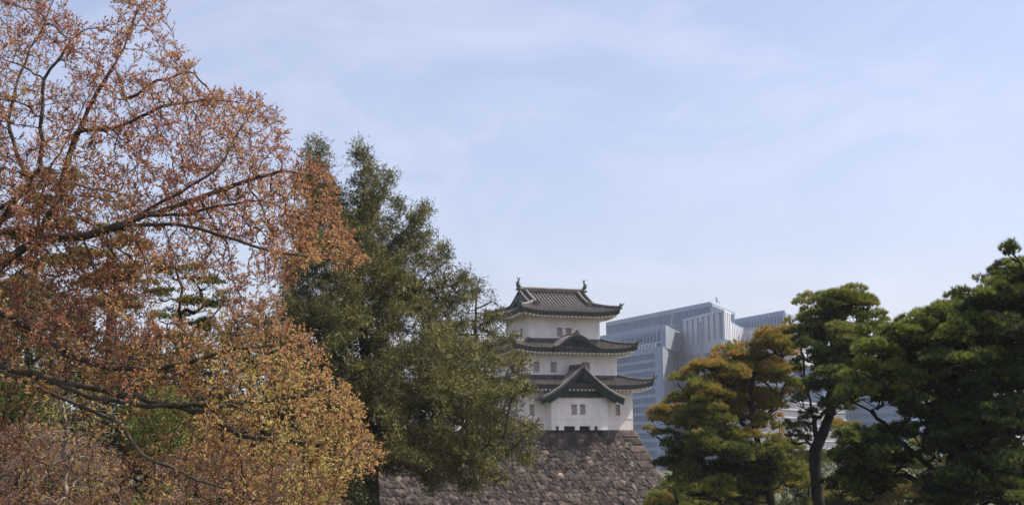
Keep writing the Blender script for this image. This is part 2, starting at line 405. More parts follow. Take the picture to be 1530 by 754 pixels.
# ridge, descending ridges, hips
zr = 26.5 + RISE
m = MB(OFF); m.box(-3.95, 3.95, -.2, .2, zr - .1, zr + .50); rb = m.build('main_ridge', M['ridge'], roof3)
m = MB(OFF); m.tube([(-4.0, 0, zr + .55), (4.0, 0, zr + .55)], .17, 10); m.box(-3.96, 3.96, -.24, .24, zr + .30, zr + .345); m.build('ridge_cap', M['ridge_cap'], roof3, smooth=False)
for sx in (-1, 1):
    for sy in (-1, 1):
        pts = [];
        for j in range(9):
            v = 2.0 + (De - 2.0 - .1) * j / 8; pts.append((sx * 3.15, sy * (De - v), Z3(3.15, v, We) + .03))
        ridge_bar(roof3, pts, .36, .30, .15, tip=False, name='descending_ridge')
        pts = []
        for j in range(9):
            v = Rs - .4 + (De - Rs + .3) * j / 8; pts.append((sx * (XO - .12), sy * (De - v), Z3(XO - .12, v, We) + .03))
        ridge_bar(roof3, pts, .30, .16, .13, orn=False, name='gable_edge_ridge')
        pts = []
        for j in range(9):
            v = (Rs + .25) * j / 8; pts.append((sx * (We - v), sy * (De - v), Z3(We - v, v, We) + .02))
        ridge_bar(roof3, pts, .34, .26, .13)
    # gable wall and barge boards
    ys_ = np.linspace(-(De - Rs), De - Rs, 25)
    g_ = MB(OFF); zb_ = 26.5 + h3(Rs) - .1
    g_.grid([[(sx * (XG), y, zb_), (sx * (XG), y, max(zb_, 26.5 + h3(De - abs(y)) - .05))] for y in ys_])
    for k in range(-4, 5):
        yk = k * .55; zt_ = 26.5 + h3(De - abs(yk)) - .2
        if zt_ - zb_ > .3: g_.box(sx * (XG + .005) - .04, sx * (XG + .005) + .04, yk - .04, yk + .04, zb_, zt_)
    gb = g_.build('gable', M['copper_pale'], roof3)
    bb = MB(OFF)
    for y0 in (-1, 1):
        pts = [(sx * (XO - .05), y0 * (De - v), 26.5 + h3(v) - .50) for v in np.linspace(Rs - .55, De, 10)]
        bb.ribbon(pts, .10, .44)
    bb.build('barge_board', M['copper_pale'], roof3)
    pd = MB(OFF); pd.tube([(sx * XO, 0, zr - .95), (sx * (XO + .16), 0, zr - .95)], .28, 8); pd.beam((sx * (XO + .05), 0, zr - 1.5), (sx * (XO + .05), 0, zr - 1.0), .22, .1, up=(1, 0, 0)); pd.build('gable_pendant', M['copper'], roof3)
    # fish-tailed finial
    f_ = MB(OFF); z0 = zr + .55
    f_.tube([(sx * 3.70, 0, z0 + .02), (sx * 3.98, 0, z0 + .08), (sx * 4.12, 0, z0 + .30), (sx * 4.10, 0, z0 + .60), (sx * 4.0, 0, z0 + .85), (sx * 3.98, 0, z0 + 1.0)], [.16, .24, .22, .16, .09, .05], 8)
    f_.tube([(sx * 3.99, 0, z0 + .85), (sx * 4.12, 0, z0 + 1.1), (sx * 4.28, 0, z0 + 1.22)], [.07, .06, .015], 5)
    f_.tube([(sx * 3.99, 0, z0 + .85), (sx * 3.88, 0, z0 + 1.12), (sx * 3.72, 0, z0 + 1.16)], [.07, .06, .015], 5)
    f_.tube([(sx * 4.15, 0, z0 + .4), (sx * 4.34, 0, z0 + .55), (sx * 4.40, 0, z0 + .72)], [.06, .05, .01], 5)
    for yy in (-1, 1): f_.tube([(sx * 4.05, yy * .15, z0 + .25), (sx * 3.9, yy * .34, z0 + .42)], [.07, .02], 5)
    f_.box(sx * 3.9 - .35, sx * 3.9 + .35, -.26, .26, z0 - .25, z0 - .02)
    f_.build('fish_finial', M['bronze'], roof3, smooth=True)

# undulating gable on the middle roof
KW = 2.75; yf = -(D2 + OV) - .12
kz = lambda x: 22.42 + 1.30 * (.5 + .5 * cos(pi * min(1, abs(x) / KW) ** 1.15)) + .10 * max(0, abs(x) / KW - .8) / .2
xs_ = np.linspace(-KW, KW, 33)
m = MB(OFF); m.grid([[(x, yf, kz(x) + .10), (x, -D3 + .0 if abs(x) < 9 else 0, kz(x) + .10)] for x in xs_]); kh = m.build('undulating_gable', M['tile'], roof2, smooth=True)
m = MB(OFF)
for k in range(9):
    y = yf + .12 + k * .335
    if y > -D3 - .1: break
    m.tube([(x, y, kz(x) + .15) for x in xs_], .08, 6)
m.build('tile_rolls', M['tile_rib'], roof2, smooth=True)
m = MB(OFF); m.ribbon([(x, yf - .03, kz(x) + .02) for x in xs_], .14, .16, up=(0, 0, 1))
for x in np.arange(-KW + .1, KW, .27): m.tube([(x, yf - .14, kz(x) + .16), (x, yf + .05, kz(x) + .16)], .085, 7)
m.build('gable_tile_edge', M['ridge'], roof2)
m = MB(OFF); m.ribbon([(x, yf + .06, kz(x) - .40) for x in xs_], .16, .40); m.build('barge_board', M['copper'], roof2)
m = MB(OFF); m.grid([[(x, yf + .35, 22.05), (x, yf + .35, kz(x) - .0)] for x in xs_])
m.tube([(0, yf - .03, 23.02), (0, yf - .06, 22.5)], [.2, .08], 6)
m.build('tympanum', M['copper'], roof2)
m = MB(OFF); m.box(-.16, .16, yf + .05, -D3 - .01, 23.78, 24.08); m.build('gable_ridge', M['ridge'], roof2)
ridge_bar(roof2, [(0, yf + .1, 23.78), (0, yf + .6, 23.78)], .30, .28, .12, name='gable_ridge_end', tip=False)

# projecting bay with the triangular gable
BX0, BX1, BY = -3.3, 3.27, -D1 - 1.0
mb = MB(OFF)
ops = [(-.98, -.30, 15.42, 16.5), (.02, .70, 15.42, 16.5)]
sub = MB(OFF); wall_open(sub, BX0, BX1, ZB + .42, 17.4, BY, ops); mb.add(sub.v, sub.f)
for a, b_ in ((BX0, -2.78), (-2.45, -1.85), (-.55, -.05), (1.2, 1.72), (2.1, BX1)):   # feet between the stone-drop slots
    mb.box(a, b_, BY, BY + .3, ZB + .0, ZB + .42)
mb.quad((BX0, -D1, ZB), (BX0, BY + .3, ZB), (BX0, BY + .3, ZB + .42), (BX0, -D1, ZB + .42)); mb.quad((BX0, -D1, ZB + .42), (BX0, BY, ZB + .42), (BX0, BY, 17.4), (BX0, -D1, 17.4))
mb.quad((BX1, BY + .3, ZB), (BX1, -D1, ZB), (BX1, -D1, ZB + .42), (BX1, BY + .3, ZB + .42)); mb.quad((BX1, BY, ZB + .42), (BX1, -D1, ZB + .42), (BX1, -D1, 17.4), (BX1, BY, 17.4))
bay = mb.build('bay', M['plaster'], turret)
m = MB(OFF); m.box(BX0 + .02, BX1 - .02, BY + .31, BY + .36, ZB, ZB + .43); m.build('slot_dark_panel', M['shadow_hole'], bay)  # dark board behind the openings, standing in for their shade
for (zb_, h) in ((16.62, .13), (14.98, .11)):
    m = MB(OFF); m.box(BX0 - .03, BX1 + .03, BY - .03, BY - .001, zb_, zb_ + h); m.box(BX0 - .03, BX0 - .001, BY - .001, -D1 - .04, zb_, zb_ + h); m.box(BX1 + .001, BX1 + .03, BY - .001, -D1 - .04, zb_, zb_ + h); m.build('moulding', M['plaster'], bay)
for (a, b_, c, d) in ops: window(bay, a, b_, c, d, BY + .295)
GW = 4.75; gyf = BY - .95; PK = 3.35
gz = lambda x: 16.95 + PK * (.55 * (1 - abs(x) / GW) + .45 * (1 - abs(x) / GW) ** 2)
xs_ = np.linspace(-GW, GW, 31)
def gback(x):    # where the gable roof dies into the skirt roof / wall behind
    z = gz(x)
    if z > 19.4: return -D2
    if z < 18.5: return -(D1 + OV) + .4 if False else -D1 - .02 if z < 18.1 else -(D1 + OV) + .3
    lo, hi = 0., W1 + OV - W2
    for _ in range(24):
        md = (lo + hi) / 2
        if 18.5 + h1(md) < z: lo = md
        else: hi = md
    return -(D1 + OV) + lo + .1
m = MB(OFF); m.grid([[(x, gyf, gz(x)), (x, (gyf + gback(x)) / 2, gz(x)), (x, gback(x), gz(x))] for x in xs_]); gr = m.build('bay_gable_roof', M['tile'], turret, smooth=True)
m = MB(OFF)
k = 0
while True:
    y = gyf + .25 + k * .335; k += 1
    if y > -D2 - .1: break
    for sx in (-1, 1):
        pts = [(sx * a, y, gz(a) + .04) for a in np.linspace(.15, GW, 14) if gback(a) > y - .05]
        if len(pts) > 2: m.tube(pts, .085, 6)
m.build('tile_rolls', M['tile_rib'], gr, smooth=True)
for sx in (-1, 1):
    m = MB(OFF); pts = [(sx * a, gyf + .0, gz(a) + .0) for a in np.linspace(.0, GW + .05, 14)]
    m.ribbon(pts, .34, .18)
    for a in np.arange(.2, GW, .30): m.tube([(sx * a, gyf - .24, gz(a) + .12), (sx * a, gyf + .1, gz(a) + .12)], .10, 7)
    m.build('gable_tile_edge', M['ridge'], gr)
    m = MB(OFF); m.tube([(sx * a, gyf + .02, gz(a) + .26) for a in np.linspace(.0, GW + .1, 14)], .12, 8); m.build('ridge_cap', M['ridge_cap'], gr, smooth=True)
    m = MB(OFF); m.ribbon([(sx * a, gyf + .10, gz(a) - .52) for a in np.linspace(.0, GW - .02, 14)], .14, .50); m.build('barge_board', M['copper'], gr)
    m = MB(OFF); m.ribbon([(sx * a, gyf + .22, gz(a) - .80) for a in np.linspace(.0, GW - .9, 14)], .12, .34); m.build('inner_barge_board', M['copper'], gr)
m = MB(OFF)
m.grid([[(x, BY - .12, 17.25), (x, BY - .12, max(17.26, gz(x) - .02))] for x in np.linspace(-4.1, 4.1, 25)])
for x in np.linspace(-2.4, 2.4, 9): m.box(x - .05, x + .05, BY - .18, BY - .121, 17.25, gz(x) - .5)
m.box(-3.5, 3.5, BY - .2, BY - .125, 17.22, 17.42); m.box(-2.0, 2.0, BY - .22, BY - .125, 18.3, 18.5)
m.tube([(0, gyf + .0, 19.55), (0, gyf - .02, 18.85)], [.34, .1], 6)
m.build('tympanum', M['copper'], gr)
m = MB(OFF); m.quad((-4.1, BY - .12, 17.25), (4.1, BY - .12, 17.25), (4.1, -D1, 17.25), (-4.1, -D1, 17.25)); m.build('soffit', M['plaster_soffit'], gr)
ridge_bar(gr, [(0, gyf + .05, 20.27), (0, gyf + 1.0, 20.27), (0, -D2 - .02, 20.27)], .36, .34, .15, name='gable_ridge', tip=False)

# ------------------------------------------------------------------ stone rampart
def bat(dz): return .385 * dz + .006 * dz * dz
ramp = empty('stone_rampart', (TX, TY, 0), TH, label='massive sloping rampart of brown and grey fitted stones under the white turret', cat='stone wall')
def stone_face(which, U0, U1, du, seed):
    rg = np.random.default_rng(seed); HH = ZB
    nz = int(HH / (du * .95)); nu = int((U1 - U0) / du)
    dzs = np.linspace(0, HH, nz + 1); ss = np.linspace(0, 1, nu + 1)
    S, DZ = np.meshgrid(ss, dzs, indexing='ij'); B = bat(DZ)
    Uu = U0 + S * (U1 - U0 + B)                    # along the wall, the far end follows the corner batter
    sp = .50; gx = np.arange(U0 - 1, U1 + 9, sp); gz_ = np.arange(-1, HH + 2, sp * .8)
    GX, GZ = np.meshgrid(gx, gz_, indexing='ij'); GX = GX + (np.arange(len(gz_)) % 2)[None] * sp * .5
    seeds = np.stack([(GX + rg.uniform(-.32, .32, GX.shape) * sp).ravel(), (GZ + rg.uniform(-.34, .34, GX.shape) * sp * .8).ravel()], -1)
    keep = rg.random(len(seeds)) > .13; seeds = seeds[keep]
    kd = kdtree.KDTree(len(seeds))
    for i, q in enumerate(seeds): kd.insert((q[0], q[1] * 1.2, 0), i)
    kd.balance()
    tint_c = np.clip(rg.normal(.45, .21, len(seeds)), 0, .9); hot = rg.random(len(seeds)) < .004; tint_c[hot] = 1.0
    big = rg.uniform(.6, 1.35, len(seeds)); tx, tz = rg.normal(0, .05, len(seeds)), rg.normal(0, .08, len(seeds))
    disp = np.zeros(S.size); tint = np.zeros(S.size); uf, zf = Uu.ravel(), DZ.ravel()
    for i in range(S.size):
        r_ = kd.find_n((uf[i], zf[i] * 1.2, 0), 2); c0 = r_[0][1]; e = (r_[1][2] - r_[0][2])
        p = min(1., e / .13); p = p * (2 - p)
        disp[i] = .13 * big[c0] * p + tx[c0] * (uf[i] - seeds[c0, 0]) * p + tz[c0] * (zf[i] - seeds[c0, 1]) * p
        tint[i] = tint_c[c0]
    disp = disp.reshape(S.shape); tint = tint.reshape(S.shape)
    # long-and-short corner blocks
    edge = (U1 + B) - Uu; hrow = .82; row = np.floor(DZ / hrow).astype(int)
    ln = np.where((row + which) % 2 == 0, 2.0, 1.1) + .2 * np.sin(row * 2.3); inb = edge < ln
    zz = DZ - row * hrow; dd = np.minimum(np.minimum(zz, hrow - zz), np.minimum(np.abs(ln - edge), 9)); pp = np.clip(dd / .07, 0, 1)
    disp = np.where(inb, .15 * pp * np.clip(edge / .08, 0, 1), disp)
    tint = np.where(inb, .46 + .3 * np.sin(row * 5.1 + 1) ** 2, tint)
    disp = disp * np.clip(DZ / .1, 0, 1)
    if which == 0: X = Uu; Y = -(D1 + .16) - B - disp
    else: X = (W1 + .14) + B + disp; Y = -(Uu)
    Vv = np.stack([X, Y, HH - DZ], -1).reshape(-1, 3)
    nj = nz + 1; i0, j0 = np.meshgrid(np.arange(nu), np.arange(nz), indexing='ij'); a = (i0 * nj + j0).ravel()
    Fq = np.stack([a, a + 1, a + nj + 1, a + nj], -1)
    if which == 1: Fq = Fq[:, ::-1]
    return arr_mesh('rampart_face', Vv, Fq, M['stone'], ramp, tint=tint[:-1, :-1].ravel(), smooth=True)
stone_face(0, -34.0, W1 + .14, .085, 3)
stone_face(1, -26.0, D1 + .16, .16, 5)
m = MB(); m.quad((-34, -D1 - .16, ZB - .01), (W1 + .14, -D1 - .16, ZB - .01), (W1 + .14, 26, ZB - .01), (-34, 26, ZB - .01))
tb = m.build('terrace_ground', M['terrace']); tb.location = (TX, TY, 0); tb.rotation_euler = (0, 0, TH); tag(tb, kind='structure', label='flat ground on top of the stone rampart')

# ------------------------------------------------------------------ towers beyond
def tower_mat(name, col, rough=.5): return noise_mat(name, tuple(c * .93 for c in col), tuple(min(1, c * 1.05) for c in col), .05, rough)
M['glass_a'] = glass_mat('blue_glass', (0.085, 0.155, 0.27), .2, .6)
M['glass_b'] = glass_mat('deep_blue_glass', (0.07, 0.13, 0.22), .15, .7)
M['glass_dark'] = glass_mat('dark_glass', (0.03, 0.055, 0.10), .2, .5)
M['metal_a'] = tower_mat('pale_blue_cladding', (0.165, 0.25, 0.375))
M['metal_b'] = tower_mat('grey_cladding', (0.26, 0.295, 0.35))
M['metal_c'] = tower_mat('white_fin', (0.58, 0.60, 0.65))
M['metal_d'] = tower_mat('blue_grey_fin', (0.22, 0.30, 0.40))
M['office_white'] = tower_mat('office_white', (0.37, 0.37, 0.41))

class Fac:
    """a vertical facade between two ground points: a (left) -> b (right), heights z0..z1"""
    def __init__(s, a, b):
        s.a = np.array(a[:2], float); s.b = np.array(b[:2], float); d = s.b - s.a; s.L = np.linalg.norm(d); s.d = d / s.L; s.n = np.array([s.d[1], -s.d[0]])
    def pt(s, t, z, o=0): q = s.a + s.d * t + s.n * o; return (q[0], q[1], z)
    def slab(s, mb, t0, t1, z0, z1, o0, o1):
        c = [s.pt(t0, z0, o0), s.pt(t1, z0, o0), s.pt(t1, z0, o1), s.pt(t0, z0, o1)]; d = [(p[0], p[1], z1) for p in c]
        mb.add(c + d, [(0, 1, 2, 3), (7, 6, 5, 4), (0, 4, 5, 1), (1, 5, 6, 2), (2, 6, 7, 3), (3, 7, 4, 0)])
def gpt(px, Y): q = P(px, 600, Y); return (q[0], q[1])
def zat(px, py, Y): return float(P(px, py, Y)[2])
def prism(mb, poly, z0, z1):
    n = len(poly); mb.add([(p[0], p[1], z0) for p in poly] + [(p[0], p[1], z1) for p in poly],
        [tuple(range(n - 1, -1, -1)), tuple(range(n, 2 * n))] + [(i, (i + 1) % n, (i + 1) % n + n, i + n) for i in range(n)])

# tower 1: gridded block with a finned top stage
Yc = 590.; A = gpt(846, 706.); Bc = gpt(990, Yc); Cc = gpt(1006, 628.); Dd = gpt(880, 760.)
t1 = empty('office_tower', (*Bc, 0), label='pale blue gridded office tower with a finned top stage, right beside the turret', cat='office tower')
O1 = (*Bc, 0)
def L(): return MB(O1)
ztop = zat(990, 517, Yc)
m = L(); prism(m, [A, Bc, Cc, Dd], 0, ztop - .3); m.build('tower_core', M['metal_a'], t1)
f = Fac(A, Bc); fl = 6.45 if False else (zat(985, 529, Yc) - zat(985, 542.3, Yc)); nfl = 22
fr = L()
for i in range(nfl):
    zt = ztop - 2.6 - i * fl
    if zt < 2: break
    f.slab(fr, 0, f.L - 5.2, zt - fl, zt - fl + 1.5, .05, .8)
    g_ = L(); f.slab(g_, 0, f.L - 5.2, zt - fl + 1.5, zt, .05, .18); g_.build('window_band', M['glass_a'], t1)
nb = int(f.L / 3.1)
for k in range(nb):
    f.slab(fr, k * 3.1, k * 3.1 + .62, 0, ztop - 2.6, .06, .7)
f.slab(fr, f.L - 5.1, f.L, 0, ztop, .05, 1.0); f.slab(fr, 0, f.L - 5.1, ztop - 2.6, ztop, .05, 1.0)
fr.build('facade_grid', M['metal_a'], t1)
f2 = Fac(Bc, Cc); fr = L()
f2.slab(fr, .0, f2.L, 0, ztop, .03, .6)
i = 0
while ztop - i * fl > 5: f2.slab(fr, 0, f2.L, ztop - i * fl - .5, ztop - i * fl, .6, .68); i += 1
fr.build('side_wall', M['metal_b'], t1)
# finned top stage
A2 = gpt(850, 712.); B2 = gpt(995.5, 600.); C2 = gpt(1020.5, 648.); D2_ = gpt(885, 780.)
zt2 = zat(995.5, 485, 600.)
m = L(); prism(m, [A2, B2, C2, D2_], ztop - 2, zt2 - 1.2); m.build('top_stage', M['glass_b'], t1)
f = Fac(A2, B2); fr = L(); n = int(f.L / 3.55)
f.slab(fr, f.L - 2.6, f.L, ztop, zt2 + .3, .02, 1.0)
for k in range(n): f.slab(fr, k * 3.55, k * 3.55 + 1.0, ztop - .4, zt2 + .4, .02, 2.0)
fr.build('fins', M['metal_a'], t1)
fr = L()
for k in range(n): f.slab(fr, k * 3.55 - .1, k * 3.55 + 1.1, ztop + .0, ztop + 2.4, 2.01, 2.9)
f.slab(fr, 0, f.L, ztop + 2.4, ztop + 2.7, 2.0, 2.6); fr.build('fin_brackets', M['metal_c'], t1)
f = Fac(B2, C2); fr = L(); f.slab(fr, 0, f.L, ztop, zt2, .02, .5); f.slab(fr, f.L * .78, f.L, ztop + 3, zt2 - .5, .5, 1.6); fr.build('top_side_wall', M['metal_b'], t1)
m = L(); q = np.array(P(1001, 484, 615.)); m.tube([q + (0, 0, -2), q + (1.0, 0, 3.4), q + (1.7, 0, 6.5)], [.3, .22, .12], 5); m.beam(q + (-1, 0, -1), q + (3, 0, -1), .8, .8); m.build('roof_crane', M['metal_d'], t1)

# tower 2: long dark blue block with fine ribs
A = gpt(909, 818.); Bc = gpt(1067, 700.); Cc = gpt(1078, 718.); Ec = gpt(1101.5, 754.); Dd = gpt(960, 900.)
zt = zat(1067, 450.5, 700.)
t2 = empty('office_tower', (*Bc, 0), label='tallest dark blue ribbed glass tower at the back, its roof sloping towards the turret', cat='office tower'); O1 = (*Bc, 0)
m = L(); prism(m, [A, Bc, Cc, Ec, Dd], 0, zt - .6); m.build('tower_core', M['glass_b'], t2)
f = Fac(A, Bc); fr = L(); n = int(f.L / 2.2)
for k in range(n): f.slab(fr, k * 2.2, k * 2.2 + .7, 0, zt - 2.4, .02, .7)
fr.build('fins', M['metal_a'], t2)
fr = L(); f.slab(fr, 0, f.L, zt - 2.4, zt, .02, .75); f3 = Fac(Bc, Ec); f3.slab(fr, 0, f3.L, zt - 2.4, zt - .8, .02, .6); fr.build('parapet', M['metal_d'], t2)
fr = L(); n = int(f3.L / 3)
for k in range(n): f3.slab(fr, k * 3, k * 3 + .7, 0, zt - 2.4, .02, .5)
fr.build('side_fins', M['metal_d'], t2)
m = L(); q = np.array(P(1071, 452, 715.)); m.tube([q, q + (-.3, 0, 2.6)], [.3, .2], 5); m.beam(q + (-.9, 0, 2.5), q + (.2, 0, 2.4), .4, .4); m.beam(q + (-.3, 0, 2.3), q + (1.6, 0, -.6), .25, .25); m.build('roof_crane', M['metal_d'], t2)

# tower 3: grey ribbed slab with white finned flank and a curved lower wing
A = gpt(1026, 630.); Bc = gpt(1083, 585.); Cc = gpt(1093.5, 600.); Dd = gpt(1050, 690.)
zt = zat(1083, 462.5, 585.)
t3 = empty('office_tower', (*Bc, 0), label='light grey ribbed tower with a white curved wing, in front of the tallest tower', cat='office tower'); O1 = (*Bc, 0)
m = L(); prism(m, [A, Bc, Cc, Dd], 0, zt - .4); m.build('tower_core', M['metal_b'], t3)
f = Fac(A, Bc); fr = L(); zl = zat(1083, 506, 585.)
n = 7
for k in range(n): f.slab(fr, f.L * k / n + .3, f.L * (k + .72) / n, zl, zt - 1.2, .02, .8)
f.slab(fr, 0, f.L, zt - 1.2, zt, .02, 1.0); f.slab(fr, 0, f.L, zl - 5, zl, .02, 1.0)
fr.build('ribbed_wall', tower_mat('rib_grey', (0.37, 0.41, 0.47)), t3)
f2 = Fac(Bc, Cc); fr = L()
for k in range(4): f2.slab(fr, f2.L * (k + .12) / 4, f2.L * (k + .62) / 4, zl, zt - .8, .02, .9)
f2.slab(fr, 0, f2.L, zt - .8, zt, .02, 1.0); fr.build('white_fins', M['metal_c'], t3)
fr = L(); gl = L(); f.slab(fr, 0, f.L * .42, 0, zl - 5, .02, 1.4)
i = 0; z = zl - 5
while z > 4:
    f.slab(fr, f.L * .42, f.L, z - 5.2, z - 2.2, .1, 1.9); z -= 5.2
fr.build('floor_bands', tower_mat('band_grey', (0.27, 0.32, 0.40)), t3)
z = zl - 5
while z > 4:
    gl = L(); f.slab(gl, f.L * .42, f.L, z - 2.2, z, .05, .3); gl.build('window_band', M['glass_b'], t3); z -= 5.2
# recessed dark bay between tower 1 and tower 3
m = L(); RA, RB = gpt(1006, 640.), gpt(1028, 632.)
f = Fac(RA, RB); zr_ = zat(1015, 515, 636.); f.slab(m, 0, f.L, 0, zr_, -6, 0); m.build('link_block', M['glass_dark'], t3)
fr = L(); z = zr_
while z > 4: f.slab(fr, 0, f.L, z - 1.1, z, .02, .5); z -= 4.0
for k in range(3): f.slab(fr, f.L * (k + .6) / 3, f.L * (k + .88) / 3, 0, zr_, .03, .8)
fr.build('link_grid', M['metal_a'], t3)
# curved wing
pts = [(1093.5, 600., 478), (1099, 606., 481.5), (1104, 612., 484.5), (1110, 618., 487.5), (1116, 622., 489.2), (1130, 612., 489), (1144.5, 602., 489.3)]
for (p0, p1) in zip(pts, pts[1:]):
    a_, b_ = gpt(p0[0], p0[1]), gpt(p1[0], p1[1]); f = Fac(a_, b_); fr = L(); z0_, z1_ = zat(p0[0], p0[2], p0[1]), zat(p1[0], p1[2], p1[1]); zt_ = max(z0_, z1_)
    ca = [f.pt(0, 0, 0), f.pt(f.L, 0, 0), f.pt(f.L, 0, -14), f.pt(0, 0, -14)]; zz = [z0_, z1_, z1_, z0_]
    fr.add(ca + [(p[0], p[1], z) for p, z in zip(ca, zz)], [(3, 2, 1, 0), (4, 5, 6, 7), (0, 1, 5, 4), (1, 2, 6, 5), (2, 3, 7, 6), (3, 0, 4, 7)])
    n = max(1, int(f.L / 2.2)); zc = min(z0_, z1_)
    fr.build('wing_wall', M['metal_b'], t3); fr = L()
    for k in range(n): f.slab(fr, f.L * (k + .15) / n, f.L * (k + .75) / n, 0, zc - 1.0, .03, .6)
    fr.build('wing_fins', M['metal_c'], t3)
f = Fac(gpt(1112, 616.), gpt(1118.5, 616.)); fr = L(); f.slab(fr, 0, f.L * .6, 0, zat(1116, 492, 616.), 2.5, 4); fr.build('white_pier', M['office_white'], t3)
f = Fac(gpt(1083, 584.), gpt(1112, 606.)); fr = L()
for k in range(3): f.slab(fr, 0, f.L, zl - 5 - 5.4 * k - 1, zl - 1.4 - 5.4 * k, .5, 3)
fr.build('balcony_bands', M['metal_b'], t3)

# tower 4: finned block to the right
A = gpt(1098, 815.); Bc = gpt(1177, 757.); Cc = gpt(1205, 800.); Dd = gpt(1130, 880.); zt = zat(1177, 463.5, 757.)
t4 = empty('office_tower', (*Bc, 0), label='blue tower with closely spaced vertical fins, partly behind the tall dark pine', cat='office tower'); O1 = (*Bc, 0)
m = L(); prism(m, [A, Bc, Cc, Dd], 0, zt - 1.2); m.build('tower_core', M['glass_b'], t4)
f = Fac(A, Bc); fr = L(); n = 19
for k in range(n + 1): f.slab(fr, f.L * k / n - .7, f.L * k / n + .7, 0, zt, .02, 1.6)
fr.build('fins', M['metal_a'], t4)
f = Fac(Bc, Cc); fr = L(); f.slab(fr, 0, f.L, 0, zt - 2, .02, .5); fr.build('side_wall', M['metal_b'], t4)

# low white striped office and pale blocks seen between the pines
A = gpt(1120, 430.); Bc = gpt(1262, 560.); Dd = gpt(1180, 640.); zt = zat(1120, 592, 430.)
t5 = empty('office_block', (*A, 0), label='low white office block with striped window bands between two pines', cat='office block'); O1 = (*A, 0)
m = L(); prism(m, [A, Bc, Dd], 0, zt - .4); m.build('block_core', M['glass_dark'], t5)
f = Fac(A, Bc); fr = L(); z = zt; n = int(f.L / 1.25)
fh = 12.0 / 2000 * 470
while z > 1:
    f.slab(fr, 0, f.L, z - .6, z, .03, .5); z -= fh
fr.build('floor_bands', M['office_white'], t5)
fr = L()
for k in range(n): f.slab(fr, k * 1.25, k * 1.25 + .36, 0, zt - .2, .02, .3)
fr.build('mullions', M['office_white'], t5)
for (pa, pb, Ya, Yb, pyt, lab) in ((1228, 1268, 640., 655., 545, 'pale grey-blue block just right of the tall pine trunk'), (1270, 1344, 660., 640., 560, 'blue office block behind the bent limb of the near pine'), (1347, 1440, 640., 660., 555, 'palest blue office block, farthest right behind the near pine')):
    A = gpt(pa, Ya); Bc = gpt(pb, Yb); t = empty('office_block', (*A, 0), label=lab, cat='office block'); O1 = (*A, 0)
    f = Fac(A, Bc); m = L(); zt = zat(pa, pyt, Ya); f.slab(m, 0, f.L, 0, zt, -25, 0); m.build('block_core', M['glass_a'], t)
    fr = L(); f.slab(fr, 0, 1.6, 0, zt + .5, .02, 1.2)
    z = zt
    while z > 3: f.slab(fr, 1.6, f.L, z - 2.2, z, .02, .35); z -= 4.2
    for k in range(int(f.L / 3)): f.slab(fr, k * 3 + 1.6, k * 3 + 2.1, 0, zt, .03, .3)
    fr.build('facade_grid', M['metal_a'], t)

# ------------------------------------------------------------------ tree tools
def unit(v): return v / (np.linalg.norm(v, axis=-1, keepdims=True) + 1e-9)
def polyline(pts, step):
    pts = np.array(pts, float); out_ = [pts[0]]
    for a, b in zip(pts, pts[1:]):
        n = max(1, int(round(np.linalg.norm(b - a) / step)))
        for k in range(1, n + 1): out_.append(a + (b - a) * k / n)
    return np.array(out_)

class Skel:
    def __init__(s): s.p = []; s.par = []
    def chain(s, pts, parent, step, wob=0.0, rng=RNG):
        q = polyline(pts, step); prev = parent; ids = []
        for k, a in enumerate(q):
            if k == 0 and parent >= 0: continue
            a = a + rng.normal(0, wob, 3) * (1 if 0 < k < len(q) - 1 else 0)
            s.p.append(a); s.par.append(prev); prev = len(s.p) - 1; ids.append(prev)
        return ids
    def nearest(s, q): 
        d = np.linalg.norm(np.array(s.p) - np.asarray(q), axis=1); return int(np.argmin(d))
    def colonize(s, att, infl, kill, step, iters=80, bias=(0, 0, 0), jit=.15, rng=RNG, maxn=20000):
        att = np.array(att); pos = np.array(s.p); par = list(s.par)
        near = np.zeros(len(att), int); dist = np.full(len(att), 1e9)
        def upd(i0):
            for c in range(i0, len(pos), 400):
                d = np.linalg.norm(att[:, None] - pos[None, c:c + 400], axis=2); k = d.argmin(1); dm = d[np.arange(len(att)), k]
                b = dm < dist; dist[b] = dm[b]; near[b] = k[b] + c
        upd(0); alive = np.ones(len(att), bool)
        for it in range(iters):
            act = alive & (dist < infl)
            if not act.any() or len(pos) > maxn: break
            d = unit(att[act] - pos[near[act]]); acc = np.zeros_like(pos); np.add.at(acc, near[act], d)
            g = np.unique(near[act]); dirs = unit(unit(acc[g]) + np.array(bias) + rng.normal(0, jit, (len(g), 3)))
            new = pos[g] + dirs * step; i0 = len(pos)
            pos = np.vstack([pos, new]); par += list(g); upd(i0)
            alive &= dist > kill
            if it % 12 == 11:      # drop attractors that keep failing
                alive &= ~((rng.random(len(att)) < .15) & (dist < infl * .5))
        s.p = list(pos); s.par = par
    def radii(s, r0, ex=2.3, taper=.035):
        n = len(s.p); a = np.zeros(n); par = np.array(s.par); kids = np.zeros(n, int)
        for i in range(n):
            if par[i] >= 0: kids[par[i]] += 1
        for i in range(n - 1, -1, -1):
            if kids[i] == 0: a[i] = r0 ** ex
            if par[i] >= 0: a[par[i]] += a[i]
        h = np.zeros(n); P_ = np.array(s.p)
        for i in range(n - 1, 0, -1):
            if par[i] >= 0: h[par[i]] = max(h[par[i]], h[i] + np.linalg.norm(P_[i] - P_[par[i]]))
        return np.minimum(a ** (1 / ex), r0 + taper * h), kids

